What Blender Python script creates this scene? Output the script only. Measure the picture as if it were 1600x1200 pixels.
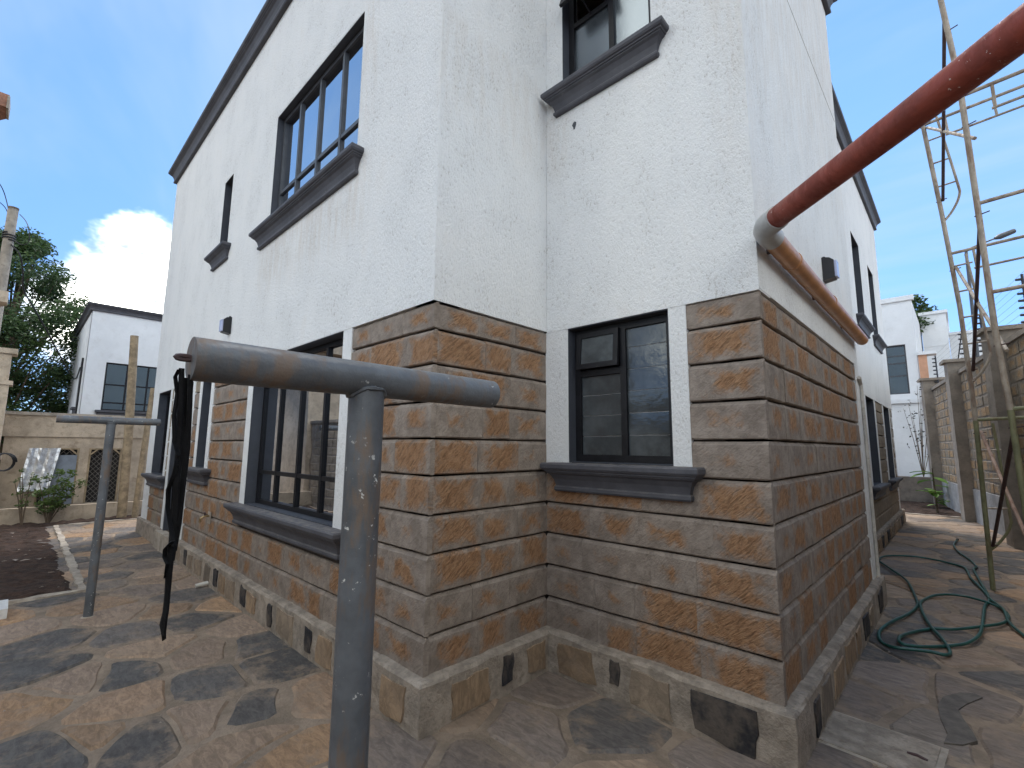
import bpy, bmesh, math, random
import numpy as np
from mathutils import Vector, Matrix
random.seed(7)
RNG = np.random.RandomState(11)

# ------------------------------------------------------------------ clear, camera, world, sun, exposure
for o in list(bpy.data.objects): bpy.data.objects.remove(o)
scene = bpy.context.scene
COL = scene.collection
F_PX, PITCH, YAW, ROLL = 733.94, math.radians(7.678), math.radians(133.578), math.radians(.4551)
CAM = np.array([2.3113, -1.7187, 1.2948])
FW = np.array([math.cos(PITCH)*math.cos(YAW), math.cos(PITCH)*math.sin(YAW), math.sin(PITCH)])
RT = np.array([math.sin(YAW), -math.cos(YAW), 0.0]); UP = np.cross(RT, FW)
RT, UP = RT*math.cos(ROLL)+UP*math.sin(ROLL), -RT*math.sin(ROLL)+UP*math.cos(ROLL)
def ray(x, y): return FW + RT*(x-800)/F_PX + UP*(600-y)/F_PX
def on(ax, v, x, y):
    r = ray(x, y); return CAM + r*(v-CAM[ax])/r[ax]
def dep(x, y, D): return CAM + ray(x, y)*D

cd = bpy.data.cameras.new('camera'); cam = bpy.data.objects.new('camera', cd); COL.objects.link(cam)
cd.sensor_width = 36; cd.lens = 36*F_PX/1600; cd.clip_end = 2000; cd.clip_start = .02
M = Matrix(((RT[0], UP[0], -FW[0], CAM[0]), (RT[1], UP[1], -FW[1], CAM[1]), (RT[2], UP[2], -FW[2], CAM[2]), (0, 0, 0, 1)))
cam.matrix_world = M; scene.camera = cam

SUN_AZ, SUN_EL = math.radians(-32), math.radians(64)      # azimuth from +Y towards +X: the sun stands behind the house
world = bpy.data.worlds.new('World'); scene.world = world; world.use_nodes = True
SKY_STRENGTH, EXPOSURE, SUN_STRENGTH = .15, 2.5, .6
def build_world():
    nt = world.node_tree; nt.nodes.clear(); N = nt.nodes.new; L = nt.links.new
    out = N('ShaderNodeOutputWorld'); bg = N('ShaderNodeBackground'); bg.inputs[1].default_value = SKY_STRENGTH
    sky = N('ShaderNodeTexSky'); sky.sky_type = 'NISHITA'; sky.sun_disc = False
    sky.sun_elevation = SUN_EL; sky.sun_rotation = SUN_AZ; sky.altitude = 1700; sky.air_density = 1.0; sky.dust_density = .15; sky.ozone_density = 1.0
    tc = N('ShaderNodeTexCoord'); sep = N('ShaderNodeSeparateXYZ'); L(tc.outputs['Generated'], sep.inputs[0])
    def math_(op, a, b=None, clamp=False):
        m = N('ShaderNodeMath'); m.operation = op; m.use_clamp = clamp
        for i, v in enumerate((a, b)):
            if v is None: continue
            if isinstance(v, (int, float)): m.inputs[i].default_value = v
            else: L(v, m.inputs[i])
        return m.outputs[0]
    def noise(vec, scale, detail, rough, dist=0):
        n = N('ShaderNodeTexNoise'); n.inputs['Scale'].default_value = scale; n.inputs['Detail'].default_value = detail
        n.inputs['Roughness'].default_value = rough; n.inputs['Distortion'].default_value = dist; L(vec, n.inputs['Vector']); return n.outputs['Fac']
    def ramp(v, a, b):
        m = N('ShaderNodeMapRange'); m.interpolation_type = 'SMOOTHSTEP'; m.inputs[1].default_value = a; m.inputs[2].default_value = b; L(v, m.inputs[0]); return m.outputs[0]
    # thin high cloud, laid out on a flat layer above the ground
    zz = math_('ADD', math_('MAXIMUM', sep.outputs[2], 0), .22)
    comb = N('ShaderNodeCombineXYZ'); L(math_('DIVIDE', sep.outputs[0], zz), comb.inputs[0]); L(math_('DIVIDE', sep.outputs[1], zz), comb.inputs[1])
    mp = N('ShaderNodeMapping'); mp.inputs['Rotation'].default_value = (0, 0, .6); mp.inputs['Scale'].default_value = (.55, 1.5, 1); mp.inputs['Location'].default_value = (3.1, 1.7, 0); L(comb.outputs[0], mp.inputs[0])
    wisp = math_('MULTIPLY', ramp(noise(mp.outputs[0], 1.3, 5, .62, .5), .36, .80), .55)
    # heaped cloud, most of it out of view
    mp2 = N('ShaderNodeMapping'); mp2.inputs['Scale'].default_value = (1, 1, 1.5); mp2.inputs['Location'].default_value = (.35, 2.2, .4); L(tc.outputs['Generated'], mp2.inputs[0])
    nz = noise(mp2.outputs[0], 3.1, 6, .60, .25)
    def around(d, a, b):
        dt = N('ShaderNodeVectorMath'); dt.operation = 'DOT_PRODUCT'; L(tc.outputs['Generated'], dt.inputs[0]); dt.inputs[1].default_value = Vector(d).normalized(); return ramp(dt.outputs['Value'], a, b)
    # bright broken cloud added out of view to light the shaded walls, a wide blue gap where the camera looks, one bank low on the left
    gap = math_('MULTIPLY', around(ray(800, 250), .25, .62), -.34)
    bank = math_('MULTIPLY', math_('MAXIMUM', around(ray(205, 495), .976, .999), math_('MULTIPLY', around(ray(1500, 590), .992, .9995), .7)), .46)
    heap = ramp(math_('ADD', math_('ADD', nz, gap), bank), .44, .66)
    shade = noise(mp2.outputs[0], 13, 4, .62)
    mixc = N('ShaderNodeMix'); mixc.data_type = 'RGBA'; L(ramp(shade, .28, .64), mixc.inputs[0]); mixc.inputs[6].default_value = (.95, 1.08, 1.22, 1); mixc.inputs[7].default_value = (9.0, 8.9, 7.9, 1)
    tint = N('ShaderNodeMix'); tint.data_type = 'RGBA'; tint.blend_type = 'MULTIPLY'; tint.inputs[0].default_value = 1; L(sky.outputs[0], tint.inputs[6]); grad = N('ShaderNodeMix'); grad.data_type = 'RGBA'; L(ramp(sep.outputs[2], .0, .6), grad.inputs[0]); grad.inputs[6].default_value = (.15, .20, .30, 1); grad.inputs[7].default_value = (.26, .32, .33, 1); L(grad.outputs[2], tint.inputs[7])
    m1 = N('ShaderNodeMix'); m1.data_type = 'RGBA'; L(wisp, m1.inputs[0]); L(tint.outputs[2], m1.inputs[6]); m1.inputs[7].default_value = (.82, 1.02, 1.16, 1)
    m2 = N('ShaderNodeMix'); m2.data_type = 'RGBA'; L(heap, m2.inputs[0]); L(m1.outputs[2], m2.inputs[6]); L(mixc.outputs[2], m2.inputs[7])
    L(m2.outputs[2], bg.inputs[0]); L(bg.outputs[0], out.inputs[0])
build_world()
world.cycles.sampling_method = 'MANUAL'; world.cycles.sample_map_resolution = 512
sd = bpy.data.lights.new('sun', 'SUN'); sd.energy = SUN_STRENGTH; sd.angle = math.radians(24); sd.color = (1, .96, .9)
so = bpy.data.objects.new('sun', sd); COL.objects.link(so)
sdir = Vector((math.sin(SUN_AZ)*math.cos(SUN_EL), math.cos(SUN_AZ)*math.cos(SUN_EL), math.sin(SUN_EL)))
so.rotation_euler = sdir.to_track_quat('Z', 'Y').to_euler(); so.location = (-8, 12, 30)
vs = scene.view_settings; vs.view_transform = 'Standard'; vs.look = 'None'; vs.exposure = EXPOSURE; vs.gamma = 1; vs.use_curve_mapping = False
scene.render.engine = 'CYCLES'; scene.cycles.max_bounces = 5; scene.cycles.diffuse_bounces = 3; scene.cycles.glossy_bounces = 3; scene.cycles.transparent_max_bounces = 12

# ------------------------------------------------------------------ materials
class NT:
    def __init__(s, name):
        s.m = bpy.data.materials.new(name); s.m.use_nodes = True; s.t = s.m.node_tree; s.t.nodes.clear()
        s.out = s.N('ShaderNodeOutputMaterial')
    def N(s, k, **kw):
        n = s.t.nodes.new(k)
        for a, v in kw.items(): setattr(n, a, v)
        return n
    def set(s, sock, v):
        if v is None: return
        if isinstance(v, (int, float)):
            sock.default_value = v
        elif isinstance(v, tuple):
            sock.default_value = v if (len(v) == 4 or sock.type == 'VECTOR') else (*v, 1)
        else: s.t.links.new(v, sock)
    def pos(s): return s.N('ShaderNodeNewGeometry').outputs['Position']
    def objpos(s): return s.N('ShaderNodeTexCoord').outputs['Object']
    def gen(s): return s.N('ShaderNodeTexCoord').outputs['Generated']
    def rnd(s): return s.N('ShaderNodeObjectInfo').outputs['Random']
    def ocol(s): return s.N('ShaderNodeObjectInfo').outputs['Color']
    def map(s, v, scale=(1, 1, 1), rot=(0, 0, 0), loc=(0, 0, 0)):
        m = s.N('ShaderNodeMapping'); s.set(m.inputs[0], v); m.inputs['Scale'].default_value = scale; m.inputs['Rotation'].default_value = rot
        s.set(m.inputs['Location'], loc); return m.outputs[0]
    def noise(s, v, scale, detail=6, rough=.6, dist=0):
        n = s.N('ShaderNodeTexNoise'); s.set(n.inputs['Vector'], v); n.inputs['Scale'].default_value = scale; n.inputs['Detail'].default_value = min(detail, 4)
        n.inputs['Roughness'].default_value = rough; n.inputs['Distortion'].default_value = dist; return n.outputs['Fac']
    def vor(s, v, scale, feature='F1', out='Distance', rand=1):
        n = s.N('ShaderNodeTexVoronoi', feature=feature); s.set(n.inputs['Vector'], v); n.inputs['Scale'].default_value = scale; n.inputs['Randomness'].default_value = rand; return n.outputs[out]
    def ma(s, op, a, b=None, clamp=False):
        m = s.N('ShaderNodeMath', operation=op, use_clamp=clamp); s.set(m.inputs[0], a); s.set(m.inputs[1], b); return m.outputs[0]
    def ramp(s, v, a, b, lo=0., hi=1.):
        m = s.N('ShaderNodeMapRange', interpolation_type='SMOOTHSTEP'); s.set(m.inputs[0], v)
        for i, q in enumerate((a, b, lo, hi)): m.inputs[i+1].default_value = q
        return m.outputs[0]
    def mix(s, f, a, b, blend='MIX'):
        m = s.N('ShaderNodeMix', data_type='RGBA', blend_type=blend); s.set(m.inputs[0], f); s.set(m.inputs[6], a); s.set(m.inputs[7], b); return m.outputs[2]
    def sep(s, v):
        n = s.N('ShaderNodeSeparateXYZ'); s.set(n.inputs[0], v); return n.outputs
    def bump(s, h, dist=.01, strength=1, normal=None):
        b = s.N('ShaderNodeBump'); b.inputs['Strength'].default_value = strength; b.inputs['Distance'].default_value = dist
        s.set(b.inputs['Height'], h); s.set(b.inputs['Normal'], normal); return b.outputs[0]
    def prin(s, col, rough=.8, metal=0, normal=None, spec=.4, **kw):
        p = s.N('ShaderNodeBsdfPrincipled'); s.set(p.inputs['Base Color'], col); s.set(p.inputs['Roughness'], rough); s.set(p.inputs['Metallic'], metal)
        s.set(p.inputs['Normal'], normal); p.inputs['Specular IOR Level'].default_value = spec
        for k, v in kw.items(): s.set(p.inputs[k], v)
        return p.outputs[0]
    def done(s, sh): s.t.links.new(sh, s.out.inputs[0]); return s.m

MAT = {}
def simple(name, col, rough=.7, var=.25, scale=6, bumpd=.002, bscale=60, metal=0, spec=.4, dirt=None, dirtf=.3):
    t = NT(name); p = t.pos(); n = t.noise(p, scale, 8, .65)
    c = t.mix(t.ramp(n, .3, .7), tuple(x*(1-var) for x in col), tuple(min(1, x*(1+var)) for x in col))
    if dirt is not None:
        c = t.mix(t.ma('MULTIPLY', t.ramp(t.noise(p, scale*2.7, 10, .7), .5, .72), dirtf), c, dirt)
    b = t.bump(t.noise(p, bscale, 5, .6), bumpd) if bumpd else None
    MAT[name] = t.done(t.prin(c, rough, metal, b, spec)); return MAT[name]

def m_plaster():
    t = NT('plaster_white'); p = t.pos(); q = t.map(p, (1, 1, .55))
    grain = t.noise(q, 62, 4, .78)
    patch = t.noise(t.map(p, (1.9, 1.9, 1.3)), 1, 4, .65)
    base = t.mix(t.ramp(patch, .3, .7), (.76, .76, .75), (.82, .815, .80))
    speck = t.ramp(t.ma('ADD', grain, t.ma('MULTIPLY', t.ma('SUBTRACT', patch, .5), .35)), .44, .30)
    base = t.mix(t.ma('MULTIPLY', speck, .6), base, (.42, .38, .34))
    warm = t.ma('MULTIPLY', t.ramp(patch, .52, .72), t.ramp(t.noise(t.map(p, (9, 9, 3)), 1, 4, .7), .42, .68))
    base = t.mix(t.ma('MULTIPLY', warm, .16), base, (.58, .47, .36))
    c = t.sep(p); sn = t.ramp(t.noise(t.map(p, (16, 16, 2.2)), 1, 4, .7), .36, .66)
    def region(x0, x1, z0, z1, k, f=.12):
        a = t.ma('MULTIPLY', t.ramp(c[0], x0-f, x0+f), t.ramp(c[0], x1+f, x1-f)); b = t.ma('MULTIPLY', t.ramp(c[2], z0, z0+.55*(z1-z0)), t.ramp(c[2], z1+.05, z1-.05))
        return t.ma('MULTIPLY', t.ma('MULTIPLY', a, b), k)
    st = t.ma('MAXIMUM', region(-3.3, -.9, 2.75, 3.62, .34), region(1.36, 1.60, 2.2, 7.2, .36, .07))
    st = t.ma('MAXIMUM', st, region(-.02, .26, 3.2, 4.3, .26, .1)); st = t.ma('MAXIMUM', st, region(-1.1, -.85, 3.4, 5.2, .30, .08))
    base = t.mix(t.ma('MULTIPLY', t.ma('MULTIPLY', st, sn), .7), base, (.52, .40, .28))
    MAT['plaster'] = t.done(t.prin(base, .9, 0, t.bump(grain, .016, 1.), .25))
def m_block(name, ochre1, ochre2, grey1, grey2, diag=True):
    t = NT(name); p = t.pos(); r = t.rnd(); g = t.sep(t.gen())
    off = t.N('ShaderNodeCombineXYZ'); t.set(off.inputs[0], t.ma('MULTIPLY', r, 37.)); t.set(off.inputs[1], t.ma('MULTIPLY', r, 91.)); t.set(off.inputs[2], t.ma('MULTIPLY', r, 53.))
    pv = t.N('ShaderNodeVectorMath', operation='ADD'); t.set(pv.inputs[0], p); t.set(pv.inputs[1], off.outputs[0]); pv = pv.outputs[0]
    # stone face shows through a wash of mortar: edges more covered than the middle
    ex = t.ma('MULTIPLY', t.ma('ABSOLUTE', t.ma('SUBTRACT', g[0], t.ma('ADD', .38, t.ma('MULTIPLY', t.ma('FRACT', t.ma('MULTIPLY', r, 7.31)), .24)))), 1.42)
    ez = t.ma('MULTIPLY', t.ma('ABSOLUTE', t.ma('SUBTRACT', g[2], t.ma('ADD', .44, t.ma('MULTIPLY', t.ma('FRACT', t.ma('MULTIPLY', r, 3.7)), .12)))), 1.45)
    e = t.ma('MAXIMUM', ex, ez)
    e = t.ma('ADD', e, t.ma('MULTIPLY', t.ma('SUBTRACT', t.noise(pv, 11, 4, .68, .6), .5), 1.15))
    e = t.ma('ADD', e, t.ma('MULTIPLY', t.ma('SUBTRACT', t.ma('FRACT', t.ma('MULTIPLY', r, 17.3)), .42), .6))
    mask = t.ramp(e, .62, .18)
    n1 = t.noise(pv, 22, 8, .7); n2 = t.noise(pv, 70, 5, .65)
    lv = t.map(t.gen(), (.40, .03, .21), (0, .72, 0)); dm = t.map(lv, (17, 20, 88), (0, 0, 0), off.outputs[0]); chis = t.noise(dm, 1, 4, .62, .5)
    ocr = t.mix(t.ramp(n1, .3, .7), ochre1, ochre2)
    ocr = t.mix(t.ma('MULTIPLY', t.ramp(chis, .52, .36), .62), ocr, tuple(x*.42 for x in ochre1))
    gry = t.mix(t.ramp(t.noise(pv, 9, 8, .65), .3, .72), grey1, grey2)
    gry = t.mix(t.ma('MULTIPLY', t.ramp(chis, .48, .33), .32), gry, tuple(x*.5 for x in grey1))
    c = t.mix(t.ma('MULTIPLY', mask, .84), gry, ocr)
    pit = t.ramp(t.noise(pv, 130, 3, .6), .66, .74)
    c = t.mix(t.ma('MULTIPLY', pit, .6), c, (.05, .04, .03))
    h = t.ma('ADD', t.ma('MULTIPLY', t.ma('MULTIPLY', chis, t.ma('ADD', t.ma('MULTIPLY', mask, .8), .25)), 1.2), t.ma('ADD', t.ma('MULTIPLY', n2, .45), t.ma('MULTIPLY', pit, -.6)))
    h = t.ma('ADD', h, t.ma('MULTIPLY', mask, -.35))
    MAT[name] = t.done(t.prin(c, .92, 0, t.bump(h, .016, 1.), .2))
def m_stone(name, dust, dustf, bd=.006):
    t = NT(name); p = t.pos(); c = t.ocol(); r = t.rnd()
    n = t.noise(p, 5, 9, .68); lay = t.noise(t.map(p, (9, 26, 9), (0, 0, .5)), 1, 4, .75, .6)
    c1 = t.mix(t.ramp(lay, .32, .7), t.mix(1., c, (.68, .66, .65), 'MULTIPLY'), t.mix(1., c, (1.22, 1.18, 1.14), 'MULTIPLY'))
    g = t.sep(t.gen())
    edge = t.ma('MAXIMUM', t.ma('ABSOLUTE', t.ma('SUBTRACT', g[0], .5)), t.ma('ABSOLUTE', t.ma('SUBTRACT', g[1], .5)))
    d = t.ma('ADD', t.ma('MULTIPLY', edge, .32), t.noise(p, 4.3, 4, .78))
    c2 = t.mix(t.ma('MULTIPLY', t.ramp(d, .54, .82), dustf), c1, dust)
    c2 = t.mix(t.ma('MULTIPLY', t.ramp(t.noise(p, 55, 4, .7), .62, .75), .5), c2, tuple(x*.4 for x in dust))
    h = t.ma('ADD', t.ma('MULTIPLY', lay, 1.), t.ma('MULTIPLY', t.noise(p, 40, 6, .7), .5))
    MAT[name] = t.done(t.prin(c2, t.ramp(n, .3, .7, .62, .88), 0, t.bump(h, bd, .8), .3))
def m_paint_metal(name, col, rust, rustf, rough=.45, flecks=None, fs=26, ft=.70):
    t = NT(name); p = t.pos()
    n = t.noise(p, 5, 9, .7); n2 = t.noise(t.map(p, (7, 7, 2)), 1.6, 10, .72)
    c = t.mix(t.ramp(n, .3, .7), tuple(x*.75 for x in col), tuple(x*1.25 for x in col))
    rm = t.ramp(n2, .47, .64); c = t.mix(t.ma('MULTIPLY', rm, rustf), c, rust)
    if flecks:
        fl = t.ma('MULTIPLY', t.ramp(t.noise(p, fs, 6, .72), ft, ft+.04), t.ramp(t.noise(p, 2.3, 2, .5), .42, .58)); c = t.mix(fl, c, flecks)
    MAT[name] = t.done(t.prin(c, t.ma('ADD', rough, t.ma('MULTIPLY', rm, .3)), 0, t.bump(t.noise(p, 45, 8, .7), .003, .7), .5))
def m_glass(name, refl, tint, rough=.015, gl=(.8, .84, .9), bumpd=0, bscale=40, grey=None):
    t = NT(name); nb = None
    if bumpd: nb = t.bump(t.noise(t.pos(), bscale, 4, .6), bumpd, 1)
    else: nb = t.bump(t.noise(t.pos(), 1.6, 2, .5), .002, 1)
    g = t.N('ShaderNodeBsdfGlossy'); t.set(g.inputs['Color'], gl); g.inputs['Roughness'].default_value = rough; t.set(g.inputs['Normal'], nb)
    if grey:
        d = t.N('ShaderNodeBsdfDiffuse'); t.set(d.inputs['Color'], t.mix(t.ramp(t.noise(t.pos(), 4, 8, .7), .35, .7), tuple(x*.7 for x in grey), tuple(x*1.3 for x in grey)))
        tr0 = t.N('ShaderNodeBsdfTransparent'); t.set(tr0.inputs['Color'], tint)
        mm = t.N('ShaderNodeMixShader'); mm.inputs[0].default_value = .55; t.t.links.new(tr0.outputs[0], mm.inputs[1]); t.t.links.new(d.outputs[0], mm.inputs[2]); tr = mm
    else:
        tr = t.N('ShaderNodeBsdfTransparent'); t.set(tr.inputs['Color'], tint)
    fr = t.N('ShaderNodeFresnel'); fr.inputs[0].default_value = 1.5
    f = t.ma('ADD', fr.outputs[0], refl, True)
    m = t.N('ShaderNodeMixShader'); t.set(m.inputs[0], f); t.t.links.new(tr.outputs[0], m.inputs[1]); t.t.links.new(g.outputs[0], m.inputs[2])
    MAT[name] = t.done(m.outputs[0])
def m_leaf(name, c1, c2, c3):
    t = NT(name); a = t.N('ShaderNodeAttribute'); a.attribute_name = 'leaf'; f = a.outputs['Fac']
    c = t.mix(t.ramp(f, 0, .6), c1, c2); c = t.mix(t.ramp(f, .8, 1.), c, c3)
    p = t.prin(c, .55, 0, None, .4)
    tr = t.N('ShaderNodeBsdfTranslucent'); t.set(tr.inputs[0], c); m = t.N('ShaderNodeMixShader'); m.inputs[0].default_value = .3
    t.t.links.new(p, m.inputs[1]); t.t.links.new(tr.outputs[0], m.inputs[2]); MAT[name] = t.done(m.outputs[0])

m_plaster()
m_block('block', (.30, .148, .066), (.40, .225, .115), (.205, .166, .137), (.32, .268, .225))
m_block('wall_block', (.40, .24, .12), (.48, .32, .17), (.22, .18, .14), (.33, .27, .20))
m_stone('paving_stone', (.27, .20, .143), .9)
m_stone('plinth_stone', (.21, .165, .125), .45, .008)
simple('joint_mortar', (.06, .048, .04), .95, .3, 14, .006, 90)
simple('paving_mortar', (.25, .19, .138), .95, .25, 5, .01, 45, dirt=(.16, .12, .085), dirtf=.5)
simple('cement', (.31, .26, .21), .95, .28, 8, .01, 55, dirt=(.16, .125, .09), dirtf=.55)
simple('cement_light', (.38, .325, .265), .95, .25, 6, .006, 60, dirt=(.2, .15, .1), dirtf=.5)
simple('wet_cement', (.125, .108, .092), .85, .25, 12, .003, 60)
simple('soil', (.045, .026, .018), 1., .45, 9, .03, 26)
simple('earth', (.15, .105, .07), 1., .35, 2, .02, 14)
def m_trim():
    t = NT('dark_paint'); p = t.pos(); n = t.noise(p, 5, 4, .65); nz = t.sep(t.N('ShaderNodeNewGeometry').outputs['Normal'])[2]
    c = t.mix(t.ramp(n, .3, .7), (.058, .058, .068), (.082, .082, .094))
    dust = t.ma('MULTIPLY', t.ramp(nz, .35, .95), t.ramp(t.noise(p, 13, 4, .75), .32, .66))
    c = t.mix(t.ma('MULTIPLY', dust, .6), c, (.27, .235, .20))
    chip = t.ma('MULTIPLY', t.ramp(t.noise(p, 34, 4, .75), .66, .70), t.ramp(n, .45, .6)); c = t.mix(t.ma('MULTIPLY', chip, .7), c, (.30, .28, .26))
    MAT['dark_paint'] = t.done(t.prin(c, .6, 0, t.bump(t.noise(p, 40, 4, .7), .004, .7), .35))
m_trim()
simple('reveal_paint', (.05, .055, .068), .6, .12, 5, .002, 90)
simple('frame_black', (.009, .009, .011), .45, .3, 9, .001, 80, spec=.25)
simple('frame_grey', (.05, .054, .062), .45, .2, 9, .001, 80, spec=.5)
simple('interior', (.10, .095, .09), .9, .1, 2, 0)
simple('lamp_black', (.015, .015, .017), .4, .2, 9, 0)
simple('lamp_lens', (.42, .45, .62), .25, .1, 9, 0, spec=.6)
simple('timber', (.30, .225, .14), .85, .3, 7, .004, 40, dirt=(.14, .1, .07), dirtf=.5)
simple('pale_render', (.47, .38, .285), .95, .2, 3, .008, 50, dirt=(.25, .19, .13), dirtf=.6)
simple('pillar_cement', (.255, .215, .175), .95, .22, 3, .006, 40, dirt=(.15, .12, .09), dirtf=.5)
simple('grey_render', (.31, .30, .29), .95, .2, 4, .006, 40, dirt=(.17, .15, .12), dirtf=.5)
simple('far_white', (.70, .71, .72), .85, .05, 1.5, .003, 30, dirt=(.5, .48, .46), dirtf=.25)
simple('far_orange', (.55, .30, .19), .85, .15, 3, .003, 30)
simple('sheet_metal', (.55, .55, .55), .35, .3, 11, .004, 18, metal=.6, dirt=(.3, .2, .13), dirtf=.6)
simple('blue_grey_panel', (.20, .225, .26), .7, .15, 5, .002, 30)
simple('mesh_wire', (.16, .14, .12), .6, .2, 9, 0)
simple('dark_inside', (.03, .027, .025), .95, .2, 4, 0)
simple('orange_pipe', (.46, .215, .09), .38, .16, 6, .001, 60, spec=.5, dirt=(.34, .2, .12), dirtf=.4)
simple('grey_pvc', (.42, .42, .41), .45, .15, 6, .001, 60)
simple('white_pvc', (.5, .47, .42), .6, .2, 6, .001, 60, dirt=(.28, .22, .17), dirtf=.6)
simple('hose_green', (.012, .075, .062), .38, .2, 9, .001, 60, spec=.5, dirt=(.08, .09, .075), dirtf=.35)
simple('strap_black', (.006, .006, .007), .75, .3, 20, .002, 200, spec=.2)
simple('cable_black', (.015, .015, .017), .6, .2, 20, 0)
simple('bark', (.13, .095, .065), .95, .35, 5, .02, 16)
simple('pole_wood', (.33, .285, .23), .9, .25, 3, .006, 30, dirt=(.15, .12, .1), dirtf=.6)
simple('fence_steel', (.03, .032, .045), .5, .2, 9, 0)
simple('insulator', (.02, .02, .025), .5, .2, 9, 0)
simple('brass', (.3, .22, .12), .35, .2, 20, 0, metal=.8)
simple('white_plastic', (.65, .64, .62), .5, .1, 20, 0)
simple('roof_tile', (.26, .13, .085), .9, .3, 6, .01, 30)
m_paint_metal('post_steel', (.105, .114, .126), (.165, .115, .08), .8, .42, (.6, .6, .57), 30, .63)
m_paint_metal('red_pipe', (.25, .050, .030), (.17, .038, .026), .5, .45, (.62, .55, .5), 42, .635)
m_paint_metal('scaffold_tube', (.33, .275, .215), (.17, .095, .06), .65, .6, (.62, .58, .54), 40, .66)
m_paint_metal('scaffold_green', (.19, .19, .10), (.17, .12, .07), .6, .7, (.6, .56, .5), 40, .70)
m_paint_metal('brace_dark', (.055, .03, .032), (.09, .05, .04), .5, .6)
m_paint_metal('brace_pale', (.34, .22, .16), (.22, .12, .08), .6, .6)
m_glass('glass_reflective', .62, (.10, .105, .11))
m_glass('glass_far', .16, (.12, .14, .15), .02, (.6, .75, .82))
m_glass('glass_obscure', .02, (.06, .07, .075), .07, (.62, .66, .68), .0012, 18, (.12, .133, .14))
m_glass('glass_obscure_bright', .22, (.06, .07, .075), .22, (.60, .68, .76), .0006, 18, (.08, .09, .1))
m_glass('glass_dark', .10, (.05, .05, .055), .03)
m_leaf('leaf_tree', (.03, .06, .02), (.065, .11, .035), (.15, .19, .06))
m_leaf('leaf_bush', (.05, .085, .02), (.10, .15, .035), (.17, .21, .06))
m_leaf('leaf_bright', (.06, .13, .015), (.12, .24, .03), (.22, .34, .06))
m_leaf('leaf_dark', (.02, .022, .018), (.035, .035, .03), (.05, .05, .04))
MAT['litter'] = simple('litter', (.24, .20, .165), .9, .5, 30, .002, 60)

# ------------------------------------------------------------------ mesh helpers
class MB:
    def __init__(s): s.v = []; s.f = []
    def add(s, vs, fs):
        k = len(s.v); s.v += [tuple(map(float, p)) for p in vs]; s.f += [tuple(i+k for i in f) for f in fs]; return s
    def box(s, x0, x1, y0, y1, z0, z1):
        return s.add([(x0, y0, z0), (x1, y0, z0), (x1, y1, z0), (x0, y1, z0), (x0, y0, z1), (x1, y0, z1), (x1, y1, z1), (x0, y1, z1)],
              [(0, 3, 2, 1), (4, 5, 6, 7), (0, 1, 5, 4), (1, 2, 6, 5), (2, 3, 7, 6), (3, 0, 4, 7)])
    def quad(s, a, b, c, d): return s.add([a, b, c, d], [(0, 1, 2, 3)])
    def tube(s, pts, r, n=10, cap=True, ovals=None):
        pts = [Vector(p) for p in pts]; rs = r if isinstance(r, (list, tuple)) else [r]*len(pts)
        k = len(s.v); ref = None
        for i, p in enumerate(pts):
            t = (pts[min(i+1, len(pts)-1)] - pts[max(i-1, 0)]).normalized()
            if ref is None: ref = Vector((0, 0, 1)) if abs(t.z) < .9 else Vector((1, 0, 0))
            a = (ref - t*ref.dot(t)).normalized(); b = t.cross(a); ref = a
            for j in range(n):
                an = 2*math.pi*j/n; s.v.append(tuple(p + (a*math.cos(an) + b*math.sin(an))*rs[i]))
        for i in range(len(pts)-1):
            for j in range(n):
                s.f.append((k+i*n+j, k+i*n+(j+1) % n, k+(i+1)*n+(j+1) % n, k+(i+1)*n+j))
        if cap: s.f.append(tuple(k+j for j in range(n))[::-1]); s.f.append(tuple(k+(len(pts)-1)*n+j for j in range(n)))
        return s
    def bar(s, a, b, w, h, upv=(0, 0, 1)):
        a, b = Vector(a), Vector(b); t = (b-a).normalized(); u = Vector(upv); sd_ = t.cross(u).normalized(); u = sd_.cross(t).normalized()
        vs = [p + sd_*(i*w/2) + u*(j*h/2) for p in (a, b) for i, j in ((-1, -1), (1, -1), (1, 1), (-1, 1))]
        return s.add(vs, [(0, 1, 2, 3), (7, 6, 5, 4), (0, 4, 5, 1), (1, 5, 6, 2), (2, 6, 7, 3), (3, 7, 4, 0)])
    def mesh(s, name, mat, smooth=False):
        me = bpy.data.meshes.new(name); me.from_pydata(s.v, [], s.f); me.update()
        if mat: me.materials.append(MAT[mat] if isinstance(mat, str) else mat)
        if smooth:
            for p in me.polygons: p.use_smooth = True
        return me
    def build(s, name, mat, parent=None, smooth=False, fix=True):
        me = s.mesh(name, mat, smooth)
        if fix:
            bm = bmesh.new(); bm.from_mesh(me); bmesh.ops.recalc_face_normals(bm, faces=bm.faces); bm.to_mesh(me); bm.free()
        if smooth: smooth_by_angle(me)
        o = bpy.data.objects.new(name, me); COL.objects.link(o); adopt(o, parent); return o
def smooth_by_angle(me, ang=.7):
    bm = bmesh.new(); bm.from_mesh(me)
    for e in bm.edges:
        e.smooth = not (len(e.link_faces) == 2 and e.calc_face_angle(0) > ang)
    bm.to_mesh(me); bm.free()
def adopt(o, parent):
    """children are built in world coordinates; keep them there"""
    if parent is None: return
    o.parent = parent
    if parent.type == 'EMPTY': o.matrix_parent_inverse = Matrix.Translation(-parent.location)
def tag(o, label=None, cat=None, group=None, kind=None):
    if label: o['label'] = label
    if cat: o['category'] = cat
    if group: o['group'] = group
    if kind: o['kind'] = kind
    return o
def thing(name, loc, label, cat, group=None):
    o = bpy.data.objects.new(name, None); o.location = loc; o.empty_display_size = .2; COL.objects.link(o); return tag(o, label, cat, group)

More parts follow.
